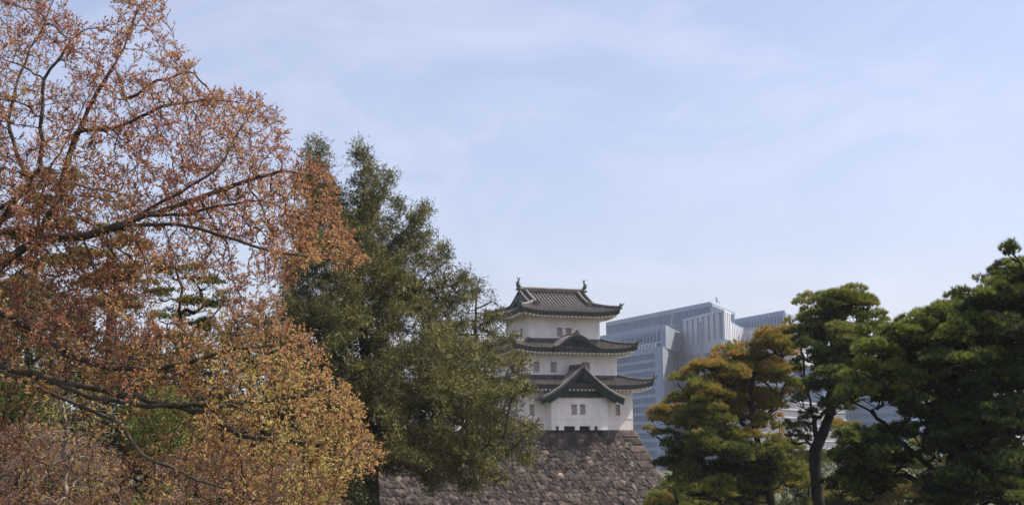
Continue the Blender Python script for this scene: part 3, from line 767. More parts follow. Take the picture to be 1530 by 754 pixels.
def branch_mesh(name, pos, par, rad, sel, mat, parent, origin, sides=5):
    pos = np.asarray(pos); par = np.asarray(par); idx = np.nonzero(sel & (par >= 0))[0]
    d = unit(pos - pos[np.maximum(par, 0)]); d[par < 0] = (0, 0, 1)
    main = np.full(len(pos), -1); 
    order = idx[np.argsort(rad[idx])]
    main[par[order]] = order
    isl = main[par[idx]] == idx
    pi_ = par[idx]
    rs = np.where(isl, rad[pi_], np.minimum(rad[pi_] * .8, rad[idx] * 1.25)); ds = np.where(isl[:, None], d[pi_], d[idx])
    def ring(c, dr, r):
        ref = np.array([0.37, 0.81, 0.28]); u = np.cross(dr, ref); u = unit(u); v = np.cross(dr, u); a = np.arange(sides) * 2 * pi / sides
        return c[:, None] + r[:, None, None] * (u[:, None] * np.cos(a)[None, :, None] + v[:, None] * np.sin(a)[None, :, None])
    R0 = ring(pos[pi_], ds, rs); R1 = ring(pos[idx], d[idx], rad[idx]); n = len(idx)
    Vv = np.concatenate([R0, R1], 1).reshape(-1, 3) - np.array(origin); b = (np.arange(n) * 2 * sides)[:, None]; k = np.arange(sides)[None]
    Fq = np.stack([b + k, b + (k + 1) % sides, b + sides + (k + 1) % sides, b + sides + k], -1).reshape(-1, 4)
    return arr_mesh(name, Vv, Fq, mat, parent, smooth=True)

def kites(p, d, nrm, Ln, Wd, fold=.25):
    """leaf blades: base, two sides, tip"""
    s_ = unit(np.cross(d, nrm)); n2 = np.cross(s_, d); Ln = np.asarray(Ln)[:, None]; Wd = np.asarray(Wd)[:, None]
    mid = p + d * Ln * .45 + n2 * Wd * fold
    V_ = np.stack([p, mid - s_ * Wd * .5, p + d * Ln, mid + s_ * Wd * .5], 1).reshape(-1, 3)
    return V_, np.arange(len(V_)).reshape(-1, 4)

def rand_unit(n, rng): return unit(rng.normal(0, 1, (n, 3)))

def in_poly(px, py, poly):
    poly = np.array(poly, float); x0, y0 = poly[:, 0], poly[:, 1]; x1, y1 = np.roll(x0, -1), np.roll(y0, -1); c = np.zeros(len(px), bool)
    for a, b, e, f_ in zip(x0, y0, x1, y1):
        cond = ((b > py) != (f_ > py)); 
        with np.errstate(divide='ignore', invalid='ignore'): xx = (e - a) * (py - b) / (f_ - b) + a
        c ^= cond & (px < xx)
    return c

# ------------------------------------------------------------------ maple in young copper leaf
def build_maple():
    rng = np.random.default_rng(21); Y0 = 22.0
    poly = [(-90, 800), (-90, -70), (20, -30), (60, -2), (100, 12), (128, 38), (152, 45), (148, 78), (165, 60), (170, 20), (160, 6), (185, -30), (240, -30), (252, 10), (240, 30), (250, 48), (236, 62), (262, 80), (285, 88), (302, 112), (285, 128), (312, 136),
            (345, 130), (392, 147), (425, 170), (440, 186), (424, 200), (432, 225), (468, 238), (498, 266), (492, 290), (515, 335), (542, 378), (536, 402), (500, 404), (455, 396), (432, 425), (425, 462), (447, 490), (482, 520), (498, 555), (535, 598), (545, 640), (576, 688), (560, 704), (522, 724), (505, 752), (490, 800)]
    base = np.array([*P(-150, 700, 22.5)[:2], 0]); base[2] = terrain_z(base[0], base[1]) - .1
    sk = Skel()
    tr = sk.chain([base, P(-150, 760, 22.5), P(-138, 640, 22.5), P(-118, 560, 22.4), P(-100, 500, 22.3)], -1, .3)
    fork = tr[-1]; low = tr[-5]; mid = tr[-3]
    def limb(start, pts): return sk.chain([sk.p[start]] + [P(*q) for q in pts], start, .22, .012, rng)
    l1 = limb(fork, [(-60, 400, 22.2), (0, 347, 22.1), (57, 346, 22), (77, 318, 22), (88, 294, 22.2), (94, 258, 22.4), (110, 215, 22.6), (138, 150, 22.7), (170, 100, 22.8), (191, 58, 22.9), (214, -4, 23)])
    l2 = limb(fork, [(-40, 430, 21.6), (34, 371, 21.4), (69, 355, 21.3), (125, 353, 21.2), (159, 342, 21.1), (196, 331, 21), (217, 323, 21), (281, 320, 20.9), (330, 306, 20.8), (390, 300, 20.8)])
    n2 = l2[len(l2) * 6 // 10]
    limb(n2, [(260, 333, 20.6), (300, 342, 20.4), (360, 360, 20.3), (420, 380, 20.3), (490, 388, 20.4)])
    limb(n2, [(300, 270, 21.2), (335, 240, 21.4), (350, 205, 21.5), (380, 165, 21.6)])
    limb(n2, [(370, 270, 21.6), (420, 255, 21.8), (465, 262, 22)])
    limb(l1[3], [(-10, 340, 23.2), (40, 300, 23.3), (61, 273, 23.4), (90, 228, 23.5), (114, 178, 23.6), (140, 130, 23.7), (150, 80, 23.8)])
    limb(l1[2], [(-30, 330, 23), (50, 279, 23), (24, 230, 23.1), (12, 180, 23.2), (30, 110, 23.3), (64, 40, 23.4), (80, 0, 23.5)])
    limb(l1[6], [(60, 250, 21.5), (64, 119, 21.5), (88, 87, 21.5), (105, 60, 21.6), (125, 45, 21.6)])
    limb(l1[-8], [(190, 150, 22.4), (235, 120, 22.2), (285, 108, 22.1)])
    limb(l1[-14], [(180, 190, 22), (240, 160, 21.8), (310, 150, 21.7), (370, 155, 21.6)])
    l6 = limb(mid, [(-60, 450, 20.8), (0, 467, 20.6), (50, 491, 20.5), (99, 529, 20.4), (164, 551, 20.3), (223, 551, 20.2), (287, 539, 20.2), (350, 520, 20.3), (420, 515, 20.5)])
    l7 = limb(low, [(-60, 530, 20.2), (64, 563, 20), (134, 593, 19.9), (183, 600, 19.8), (223, 605, 19.8), (290, 604, 20), (347, 605, 20.2), (411, 598, 20.4), (470, 590, 20.6)])
    limb(l7[len(l7) // 3], [(173, 628, 19.6), (208, 677, 19.4), (273, 707, 19.3), (340, 730, 19.3)])
    limb(l7[len(l7) // 2], [(307, 615, 20), (357, 650, 20.1), (411, 657, 20.2), (480, 665, 20.3), (540, 690, 20.3)])
    
    # attractors: through the crown's volume
    n = 11500; px = rng.uniform(-90, 580, n); py = rng.uniform(-70, 800, n); k = in_poly(px, py, poly); px, py = px[k], py[k]
    holes = [(245, 352, 34, 20), (28, 205, 24, 22), (62, 285, 16, 10), (278, 452, 60, 42), (350, 385, 40, 20), (78, 112, 22, 18), (200, 95, 26, 22), (30, 560, 40, 26), (120, 640, 70, 50), (230, 625, 60, 45), (150, 45, 14, 22), (100, 720, 120, 40), (250, 740, 90, 24), (390, 430, 30, 20)]
    keep = np.ones(len(px), bool)
    for a, b, c, d in holes: keep &= ~((((px - a) / c) ** 2 + ((py - b) / d) ** 2 < 1) & (rng.random(len(px)) < .82))
    keep &= rng.random(len(px)) < np.where(py < 120, .40, np.where(py < 250, .62, .95)) * np.where((py > 590) & (px < 300), .25, np.where((py > 700) & (px < 420), .4, 1.0)) * np.where((py > 520) & (px < 130), .55, 1)
    px, py = px[keep], py[keep]
    cy = Y0 - 1.6 * np.clip((py - 350) / 400, 0, 1)
    att = PV(px, py, cy + rng.normal(0, 1.0, len(px)))
    sk.colonize(att, 1.6, .14, .12, 110, bias=(.12, 0, .06), jit=.22, rng=rng, maxn=17000)
    rad, kids = sk.radii(.0040, 2.15); cap = np.full(len(rad), .072); cap[:len(tr)] = .22; rad = np.minimum(rad, cap)
    pos = np.array(sk.p); par = np.array(sk.par)
    root = empty('maple_tree', base, label='large maple at the left with copper-red and golden young leaves on spreading dark limbs', cat='maple tree')
    branch_mesh('trunk', pos, par, rad, rad >= .012, M['bark_maple'], root, base, 7)
    # twiglets and leaves
    thin = np.nonzero((rad < .014) & (par >= 0))[0]; dirs = unit(pos - pos[np.maximum(par, 0)])
    nt_ = np.where(kids[thin] == 0, 6, 2) + (rng.random(len(thin)) < .5); src = np.repeat(thin, nt_)
    td = unit(dirs[src] * .7 + rand_unit(len(src), rng) * .75 + np.array([.05, -.05, .28])); tl = rng.uniform(.07, .20, len(src))
    a0 = pos[src]; a1 = a0 + td * tl[:, None]
    # twig geometry as thin three-sided stems
    allp = np.vstack([pos, a1]); allpar = np.concatenate([par, src]); allr = np.concatenate([rad, np.full(len(src), .0030)])
    sel = np.concatenate([(rad < .012), np.ones(len(src), bool)])
    branch_mesh('twigs', allp, allpar, allr, sel, M['twig_red'], root, base, 3)
    nl = 5; ls = np.repeat(np.arange(len(src)), nl); t = (rng.uniform(.1, 1.06, len(ls)) ** .55)[:, None]
    lp = a0[ls] + (a1 - a0)[ls] * t; ld = unit(td[ls] * .7 + rand_unit(len(ls), rng) * .75 + np.array([0, 0, .30]))
    nn = unit(rand_unit(len(ls), rng) + np.array([.3, -.1, .9]))
    Ll = rng.uniform(.028, .058, len(ls)); Vv, Ff = kites(lp - base, ld, nn, Ll, Ll * rng.uniform(.38, .62, len(ls)))
    # redder high and inside, golden low and to the right; each spray has its own shade
    v = (lp - np.array([0, 0, EYE])) @ RCN; sx = IW / 2 + F_PX * v[:, 0] / -v[:, 2]; sy = IH / 2 - F_PX * v[:, 1] / -v[:, 2]
    gold = .30 + .38 * np.clip((sy - 330) / 260, 0, 1) * np.clip((sx - 60) / 330, .1, 1) + .07 * np.sin(lp[:, 0] * 2.1 + lp[:, 2] * 1.7) + .08 * np.sin(lp[:, 2] * 3.1 - lp[:, 1] * 2)
    bl = np.sin(pos[thin, 0] * 5.3 + pos[thin, 1] * 3.1) * np.sin(pos[thin, 2] * 4.7 + pos[thin, 0] * 2.2) * .15; sp = bl + rng.normal(0, .10, len(thin)); sp = np.repeat(np.repeat(sp, nt_), nl)
    tint = np.clip(gold + sp + rng.normal(0, .11, len(ls)), 0, 1)
    arr_mesh('crown', Vv, Ff, ramp_mat('maple_leaf', [(0, (.33, .11, .075)), (.22, (.45, .195, .12)), (.42, (.53, .28, .13)), (.62, (.57, .36, .14)), (.85, (.59, .44, .15)), (1, (.46, .46, .14))], .55, .38), root, tint=tint)
    return len(ls), len(pos)
print('maple', build_maple())

# ------------------------------------------------------------------ broad dark conifer
def leafy_tree(name, label, cat, poly, Y0, depth, trunk_px, limbs, natt, mat, bark, leaf=(.2, .05), per=26, spread=.36, droop=-.15, seed=1, step=.32, infl=3.2, kill=.45, holes=(), group=None, clump=0, tint_mu=.5, r0=.012, base_px=None, up=.2, maxn=9000, rmax=.5, tsd=.16, thin=1.0, plume=None, plumes=(), base_z=None):
    rng = np.random.default_rng(seed)
    t0 = P(trunk_px[0][0], trunk_px[0][1], Y0); base = np.array([t0[0], t0[1], 0.]); base[2] = (terrain_z(base[0], base[1]) - .15) if base_z is None else base_z
    if base[2] > t0[2] - .5: t0 = base + np.array([0, 0, .6])
    sk = Skel(); tr = sk.chain([base, t0] + [P(a, b, Y0 + (c if True else 0)) for a, b, c in [(*q, 0)[:3] for q in trunk_px[1:]]], -1, step, .03, rng)
    for (fr, pts) in limbs:
        st = tr[min(len(tr) - 1, int(fr * len(tr)))]; sk.chain([sk.p[st]] + [P(a, b, Y0 + c) for a, b, c in pts], st, step, .04, rng)
    poly = np.array(poly, float); x0, y0 = poly.min(0); x1, y1 = poly.max(0)
    if clump:
        cx = rng.uniform(x0, x1, clump * 6); cy = rng.uniform(y0, y1, clump * 6); k = in_poly(cx, cy, poly); cx, cy = cx[k][:clump], cy[k][:clump]
        i = rng.integers(0, len(cx), natt * 2); s_ = F_PX / Y0
        px = cx[i] + rng.normal(0, .46 * s_, natt * 2); py = cy[i] + rng.normal(0, .30 * s_, natt * 2); cd = rng.normal(0, depth * .5, len(cx))[i]
        if plume:
            vx = cx - plume; vy = np.where(cy < 560, -.55 * np.abs(vx) - 25, .35 * np.abs(vx)); ln = np.hypot(vx, vy) + 1; vx, vy = (vx / ln)[i], (vy / ln)[i]
            al, ac = rng.normal(0, .95 * s_, natt * 2), rng.normal(0, .24 * s_, natt * 2)
            px = cx[i] + vx * al - vy * ac; py = cy[i] + vy * al + vx * ac
        edge = rng.random(natt * 2) < (.16 if plume else .30)
        px[edge] = rng.uniform(x0, x1, edge.sum()); py[edge] = rng.uniform(y0, y1, edge.sum()); cd[edge] = rng.normal(0, depth * .5, edge.sum())
    else:
        px = rng.uniform(x0, x1, natt * 2); py = rng.uniform(y0, y1, natt * 2); cd = rng.normal(0, depth * .5, natt * 2)
    k = in_poly(px, py, poly)
    for a, b, c, d in holes: k &= ~((((px - a) / c) ** 2 + ((py - b) / d) ** 2 < 1) & (rng.random(len(px)) < .85))
    px, py, cd = px[k][:natt], py[k][:natt], cd[k][:natt]
    att = PV(px, py, Y0 + cd)
    for (ax, ay, bx, by) in plumes:
        n_ = 112; tt = rng.uniform(0, 1, n_); ln = math.hypot(bx - ax, by - ay); wv = rng.normal(0, 1, n_) * (14 * (1 - tt * .78)) ; bow = np.sin(tt * pi) * rng.uniform(-8, 8)
        qx = ax + (bx - ax) * tt - (by - ay) / ln * (wv + bow); qy = ay + (by - ay) * tt + (bx - ax) / ln * (wv + bow)
        att = np.vstack([att, PV(qx, qy, Y0 + rng.normal(0, depth * .35) + rng.normal(0, .5, n_))])
    sk.colonize(att, infl, kill, step, 90, bias=(0, 0, .08), jit=.2, rng=rng, maxn=maxn)
    rad, kids = sk.radii(r0, 2.1); rad = np.minimum(rad, rmax); pos = np.array(sk.p); par = np.array(sk.par)
    root = empty(name, base, label=label, cat=cat, group=group)
    branch_mesh('trunk', pos, par, rad, rad > 0, bark, root, base, 6)
    ends = np.nonzero((rad < r0 * 3.2) & (par >= 0))[0]
    print('LEAFY', label[:40], 'att', len(att), 'nodes', len(pos), 'ends', len(ends), 'base', base.round(1), 'attbb', att.min(0).round(1), att.max(0).round(1))
    if thin < 1: ends = ends[rng.random(len(ends)) < thin]
    if per:
        dirs = unit(pos - pos[np.maximum(par, 0)])
        src = np.repeat(ends, per); off = rng.normal(0, spread, (len(src), 3)) * np.array([1, 1, .62])
        # short sprays: several blades share a twig direction
        tw = unit(dirs[np.repeat(ends, per // 6 + 1)] * .5 + rng.normal(0, .6, (len(ends) * (per // 6 + 1), 3)) + np.array([.05, 0, up]))
        ti = np.repeat(np.arange(len(tw)), 6)[:]; ti = (np.arange(len(src)) * len(tw) // len(src))
        offc = rng.normal(0, spread, (len(tw), 3)) * np.array([1, 1, .62])
        lp = pos[src] + offc[ti] + tw[ti] * rng.uniform(-.2, .25, (len(src), 1)) * leaf[0] * 4
        ld = unit(tw[ti] * .8 + rng.normal(0, .42, (len(src), 3)) + np.array([0, 0, droop])); nn = unit(rand_unit(len(src), rng) + np.array([.3, 0, .7]))
        Ll = leaf[0] * rng.uniform(.7, 1.3, len(src)); Vv, Ff = kites(lp - base, ld, nn, Ll, leaf[1] * rng.uniform(.7, 1.3, len(src)))
        tint = np.clip(tint_mu + np.repeat(rng.normal(0, tsd, len(ends)), per) + rng.normal(0, .12, len(src)), 0, 1)
        arr_mesh('crown', Vv, Ff, mat, root, tint=tint)
    return root, len(ends) * per

M['leaf_conifer'] = ramp_mat('conifer_foliage', [(0, (.034, .040, .016)), (.5, (.128, .127, .040)), (.85, (.23, .21, .062)), (1, (.26, .22, .08))], .6, .22)
M['leaf_ever'] = ramp_mat('evergreen_foliage', [(0, (.025, .034, .014)), (.5, (.07, .08, .028)), (1, (.16, .16, .05))], .6, .22)
M['leaf_shrub'] = ramp_mat('shrub_foliage', [(0, (.05, .07, .02)), (.5, (.12, .15, .035)), (1, (.24, .25, .06))], .6, .3)
M['leaf_brown'] = ramp_mat('brown_bud', [(0, (.13, .07, .055)), (.5, (.26, .15, .11)), (1, (.36, .23, .14))], .7, .3)
M['leaf_gold'] = ramp_mat('gold_leaf', [(0, (.30, .16, .06)), (.5, (.45, .29, .07)), (1, (.58, .43, .09))], .6, .35)

conifer_poly = [(425, 770), (405, 640), (410, 500), (425, 400), (450, 330), (482, 300), (520, 318), (560, 360), (606, 405), (655, 452), (705, 512), (735, 570), (748, 640), (716, 690), (660, 702), (600, 690), (566, 680), (545, 720), (530, 770)]
conifer_plumes = [(500, 340, 470, 203), (500, 320, 455, 226), (525, 340, 540, 212), (528, 350, 557, 240), (540, 360, 583, 257), (545, 380, 602, 300), (560, 400, 642, 306), (560, 410, 640, 346), (580, 430, 668, 366), (600, 440, 700, 411), (620, 460, 722, 438), (640, 490, 752, 468), (650, 520, 778, 503), (660, 550, 787, 540), (660, 590, 799, 582), (650, 620, 806, 640), (640, 645, 796, 690), (620, 660, 760, 722), (600, 660, 715, 738), (580, 650, 650, 734), (560, 640, 592, 706), (490, 330, 440, 260), (470, 380, 425, 330)]
r_, nn_ = leafy_tree('conifer_tree', 'broad dark olive conifer between the copper maple and the white turret', 'conifer', conifer_poly, 62.0, 5.2,
    [(556, 770), (552, 680), (548, 600), (545, 520), (535, 430), (520, 350), (500, 280)],
    [(.45, [(600, 600, -1), (650, 612, -1.5), (690, 632, -2), (730, 690, -2.5)]), (.5, [(590, 540, 0), (650, 500, .5), (720, 500, 1)]), (.6, [(590, 450, 0), (640, 410, 0), (672, 385, 0)]), (.66, [(600, 440, 1), (660, 430, 1), (704, 416, 1)]), (.72, [(540, 330, .5), (545, 270, .5), (540, 218, .5)]), (.85, [(480, 250, 0), (471, 208, 0)]), (.7, [(590, 360, 0), (630, 312, 0)]), (.76, [(560, 320, -1), (583, 262, -1)]),
     (.64, [(600, 390, -1), (638, 350, -1)]), (.5, [(490, 520, -1), (450, 480, -1)]), (.35, [(620, 660, -3), (690, 680, -3), (750, 660, -3)]), (.45, [(640, 560, 2), (720, 560, 2.5), (780, 570, 2.5)]), (.42, [(640, 600, 1), (740, 610, 1), (798, 640, .5)])],
    6600, M['leaf_conifer'], M['bark'], leaf=(.20, .036), per=54, spread=.21, seed=11, clump=210, maxn=11000, kill=.32, step=.26, tint_mu=.50, tsd=.27, up=.35, droop=-.05, plume=548, plumes=conifer_plumes, holes=[(600, 385, 24, 12), (670, 640, 30, 12), (545, 520, 16, 24), (620, 440, 24, 10), (700, 470, 20, 10), (610, 560, 30, 12), (735, 545, 20, 10), (480, 440, 20, 14), (690, 700, 36, 12)])
print('conifer', nn_)

# thin-crowned pine between conifer and turret
leafy_tree('pine_tree', 'small thin-needled pine rising behind the conifer, left of the top roof', 'pine', [(690, 560), (685, 470), (692, 430), (708, 412), (728, 414), (748, 446), (750, 474), (738, 496), (760, 486), (778, 500), (770, 530), (740, 560)], 152.0, 3.2,
    [(712, 640), (712, 560), (710, 500), (712, 440), (715, 420)], [(.8, [(735, 450, 0), (748, 460, 0)]), (.7, [(745, 505, 0), (770, 502, 0)])], 460, M['leaf_ever'], M['bark'], leaf=(.26, .045), per=20, spread=.28, seed=5, kill=.6, infl=4.5, step=.5, tint_mu=.45, r0=.026, thin=.55, base_z=ZB - .02)

# ------------------------------------------------------------------ evergreens, bushes and young trees under the maple
under = [
 ('evergreen_tree', 'dark evergreen behind the maple at the left edge', [(-60, 780), (-70, 500), (-20, 420), (60, 430), (130, 470), (150, 600), (140, 780)], 52., (40, 760), M['leaf_ever'], .40),
 ('evergreen_tree', 'dense dark evergreen behind the middle of the maple', [(110, 780), (120, 560), (170, 500), (260, 510), (320, 540), (330, 640), (320, 780)], 58., (220, 760), M['leaf_ever'], .45),
 ('evergreen_tree', 'dark evergreen between the maple and the foot of the conifer', [(290, 780), (300, 560), (340, 480), (410, 470), (450, 540), (500, 620), (540, 690), (545, 780)], 55., (400, 760), M['leaf_ever'], .42),
 ('evergreen_tree', 'broad low evergreen farthest back behind the bushes under the maple', [(-40, 790), (-30, 610), (40, 560), (130, 545), (210, 550), (280, 560), (340, 600), (360, 790)], 74., (150, 770), M['leaf_ever'], .5)]
for k, (nm, lb, poly, Y, tp, mt, tm) in enumerate(under):
    leafy_tree(nm, lb, 'evergreen', poly, Y, 3.6, [tp, (tp[0] + 4, 680), (tp[0], 600), (tp[0] + 6, 540)], [], 1700, mt, M['bark'], leaf=(.18, .075), per=34, spread=.38, seed=40 + k, kill=.42, step=.38, infl=3.5, tint_mu=tm, clump=50)
shr = [('bright green shrub under the maple, left of centre of its crown', [(195, 690), (190, 610), (225, 575), (275, 590), (300, 640), (290, 690)], 38., (240, 700), M['leaf_shrub'], .6, .09),
       ('bright green shrub at the bottom edge under the maple', [(190, 790), (195, 745), (240, 722), (285, 738), (295, 790)], 36., (240, 780), M['leaf_shrub'], .7, .09),
       ('green shrub at the far lower left behind the maple branches', [(-40, 640), (-40, 560), (20, 540), (80, 560), (90, 620)], 40., (20, 660), M['leaf_shrub'], .35, .09)]
for k, (lb, poly, Y, tp, mt, tm, lf) in enumerate(shr):
    leafy_tree('shrub', lb, 'shrub', poly, Y, 1.6, [tp, (tp[0], tp[1] - 30)], [], 380, mt, M['bark'], leaf=(lf, lf * .5), per=30, spread=.16, seed=60 + k, kill=.22, step=.18, infl=2.2, tint_mu=tm, r0=.006)
bush = [('pinkish brown leafless bush in the lower left corner', [(-40, 790), (-40, 650), (40, 625), (130, 650), (190, 690), (210, 790)], 33., (60, 790)),
        ('brown twiggy bush under the maple, right of the pale trunk', [(200, 790), (230, 690), (320, 650), (400, 660), (430, 720), (420, 790)], 34., (310, 790)),
        ('reddish brown bush at the bottom beside the foot of the conifer', [(380, 790), (390, 700), (440, 680), (500, 710), (520, 790)], 35., (450, 790))]
for k, (lb, poly, Y, tp) in enumerate(bush):
    leafy_tree('bush', lb, 'bush', poly, Y, 1.8, [tp, (tp[0], tp[1] - 40), (tp[0] - 12, tp[1] - 80)], [(.7, [(tp[0] + 50, 730, 0), (tp[0] + 80, 690, 0)]), (.7, [(tp[0] - 60, 730, 0), (tp[0] - 80, 690, 0)])], 1100, M['leaf_brown'], M['bark_pale'], leaf=(.05, .022), per=20, spread=.12, seed=70 + k, kill=.15, step=.15, infl=2.2, r0=.003, rmax=.035, up=.35)
leafy_tree('young_tree', 'slender pale-barked young tree with sparse gold leaves, lower left', 'tree', [(20, 760), (30, 600), (70, 540), (120, 520), (170, 570), (180, 680), (160, 760)], 30., 1.3,
    [(92, 780), (97, 720), (100, 660), (92, 600), (86, 560), (80, 520)], [(.45, [(112, 655, 0), (130, 625, 0), (150, 590, 0)]), (.7, [(80, 575, 0), (64, 560, 0)])], 420, M['leaf_gold'], M['bark_pale'], leaf=(.055, .03), per=7, spread=.12, seed=81, kill=.2, step=.16, infl=2.2, r0=.007, rmax=.075, thin=.6)

# ------------------------------------------------------------------ Japanese pines with layered pads
def pine(label, Y0, trunk, trunks2, pads, depth, seed, tuft=.13, dens=1.0, tint_f=None, group='pine trees on the right', rtrunk=.3, nn_per=13, mat=None, wid=.011, fill=None, tmax=1.0):
    rng = np.random.default_rng(seed)
    t0 = P(trunk[0][0], trunk[0][1], Y0); base = np.array([t0[0], t0[1], 0.]); base[2] = terrain_z(base[0], base[1]) - .2
    if base[2] > t0[2] - .3: base[2] = t0[2] - .3
    sk = Skel(); sk.chain([base] + [P(a, b, Y0 + c) for a, b, c in [(*q, 0)[:3] for q in trunk]], -1, .35, .02, rng)
    ntr = len(sk.p)
    for fr, pts in trunks2:
        st = int(fr * (ntr - 1)); sk.chain([sk.p[st]] + [P(a, b, Y0 + c) for a, b, c in pts], st, .35, .03, rng)
    s_ = Y0 / F_PX; TP, TA, TT = [], [], []
    pads = [(*q, 0.)[:5] for q in pads]
    for fp, nf, ft in (fill if isinstance(fill, list) else [fill] if fill else []):
        fp = np.array(fp, float); qx = rng.uniform(fp[:, 0].min(), fp[:, 0].max(), nf * 8); qy = rng.uniform(fp[:, 1].min(), fp[:, 1].max(), nf * 8); kk = in_poly(qx, qy, fp)
        pads += [(a, b, rng.uniform(24, 40), rng.uniform(9, 13), ft + rng.normal(0, .05)) for a, b in zip(qx[kk][:nf], qy[kk][:nf])]  # low fill tints paint shade inside the crown
    cs = [];
    for (px, py, rx, ry, tt) in pads:
        d = rng.normal(0, depth); cs.append((P(px, py, Y0 + d), rx * s_, ry * s_ * 1.5, tt))
    tp = np.array(sk.p[:ntr])
    cs.sort(key=lambda q: np.linalg.norm(tp - q[0], axis=1).min())
    for (c, a, b, tt) in cs:
        q = c - np.array([0, 0, b * .7]); pos = np.array(sk.p); dv = pos - q; dist = np.linalg.norm(dv, axis=1) + 1.2 * np.maximum(0, dv[:, 2]); st = int(np.argmin(dist))
        s0 = pos[st]; md = (s0 + q) / 2 + np.array([0, 0, .12 * np.linalg.norm(q - s0)]) + rng.normal(0, .08, 3)
        ids = sk.chain([s0, md, q], st, .3, .03, rng); hub = ids[-1] if ids else st
        nsub = max(4, int(7 * a / .9))
        for k in range(nsub):
            an = rng.uniform(0, 2 * pi); rr = sqrt(rng.random()) * .8
            sc = c + np.array([cos(an) * rr * a, sin(an) * rr * a * .9, (1 - rr * rr) * b * .6 + rng.normal(0, .3) * b - .2 * b])
            sa = a * rng.uniform(.28, .50); sb = b * rng.uniform(.40, .75)
            sk.chain([sk.p[hub], sc - np.array([0, 0, sb * .5])], hub, .35, .03, rng)
            n = int(dens * 8.0 * (sa * sa + sa * sb) / (tuft * tuft)) + 10
            u = rand_unit(n, rng); u[:, 2] = np.where(u[:, 2] < -.15, -u[:, 2] * .6, u[:, 2]); r = rng.uniform(.45, 1.03, n) ** .6
            TP.append(sc + u * r[:, None] * np.array([sa, sa, sb])); TA.append(unit(u * np.array([.75, .75, .8]) + np.array([0, 0, .75]) + rng.normal(0, .22, (n, 3))))
            TT.append(np.full(n, tt + rng.normal(0, .09)))
    TP, TA, TT = np.vstack(TP), np.vstack(TA), np.concatenate(TT); n = len(TP)
    rad, kids = sk.radii(.016, 2.0); f = rtrunk / max(rad[:ntr].max(), 1e-3); rad = np.where(rad > .05, np.minimum(rad * max(f, .6), rtrunk), rad)
    rad[:ntr] = np.maximum(rad[:ntr], np.linspace(rtrunk, rtrunk * .35, ntr))
    pos, par = np.array(sk.p), np.array(sk.par)
    root = empty('pine_tree', base, label=label, cat='pine', group=None)
    branch_mesh('trunk', pos, par, rad, rad > 0, M['bark_pine'], root, base, 7)
    i = np.repeat(np.arange(n), nn_per); nd = unit(TA[i] * 1.0 + rand_unit(len(i), rng) * .62); L_ = tuft * rng.uniform(.75, 1.2, len(i))
    sd = unit(np.cross(nd, rand_unit(len(i), rng))) * (wid * rng.uniform(.8, 1.3, len(i)))[:, None]; p0 = TP[i] - base
    Vv = np.stack([p0 - sd, p0 + sd, p0 + nd * L_[:, None]], 1).reshape(-1, 3)
    tint = np.clip(TT[i] + np.repeat(rng.normal(.0, .11, n), nn_per) + rng.normal(0, .07, len(i)), 0, tmax)
    arr_mesh('crown', Vv, np.arange(len(Vv)).reshape(-1, 3), mat or M['needle'], root, tint=tint)
    return len(i)

M['needle'] = ramp_mat('pine_needles', [(0, (.024, .042, .018)), (.2, (.040, .062, .022)), (.42, (.235, .285, .05)), (.56, (.32, .245, .05)), (.75, (.42, .27, .07)), (1, (.50, .29, .11))], .55, .35)  # low tints paint shaded needles, middle ones sunlit green, high ones bronze

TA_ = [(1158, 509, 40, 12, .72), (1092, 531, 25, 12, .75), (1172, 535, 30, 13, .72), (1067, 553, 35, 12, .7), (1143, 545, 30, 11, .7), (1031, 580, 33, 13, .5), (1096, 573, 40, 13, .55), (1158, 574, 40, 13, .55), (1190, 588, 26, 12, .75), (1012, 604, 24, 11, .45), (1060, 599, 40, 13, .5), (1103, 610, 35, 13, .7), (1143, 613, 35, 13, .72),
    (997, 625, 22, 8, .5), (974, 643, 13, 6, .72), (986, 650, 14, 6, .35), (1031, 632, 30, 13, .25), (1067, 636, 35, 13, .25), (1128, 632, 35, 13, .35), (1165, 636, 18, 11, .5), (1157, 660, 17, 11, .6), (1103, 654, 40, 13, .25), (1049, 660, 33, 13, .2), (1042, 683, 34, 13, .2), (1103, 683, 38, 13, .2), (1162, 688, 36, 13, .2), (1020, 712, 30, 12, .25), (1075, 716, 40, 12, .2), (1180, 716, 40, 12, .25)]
TA_ = [(a, b, c, d, min(.42 + (e - .25) * .38, .62)) if e > .22 else (a, b, c, d, .30) for a, b, c, d, e in TA_]  # bronze is the needles' own; lower pads get shade painted in by tint
n1_ = pine('spreading pine with brownish bronze needles, left of the right-hand group', 70., [(1158, 770), (1150, 740), (1138, 690), (1128, 640), (1120, 590), (1130, 540)], [(.2, [(1105, 740, .5), (1092, 690, .5), (1085, 640, 0), (1070, 600, 0)])], TA_, 1.5, 101, tuft=.21, fill=[([(1020, 655), (1060, 650), (1180, 655), (1182, 670), (1175, 700), (1160, 740), (1040, 740), (1000, 700)], 30, .24), ([(1035, 600), (1050, 562), (1090, 530), (1150, 508), (1195, 525), (1208, 588), (1180, 600), (1160, 560), (1120, 560), (1130, 610), (1100, 618)], 15, .58), ([(1040, 590), (1100, 560), (1110, 620), (1050, 625)], 12, .54), ([(1000, 640), (1015, 600), (1080, 590), (1090, 640)], 7, .5)])
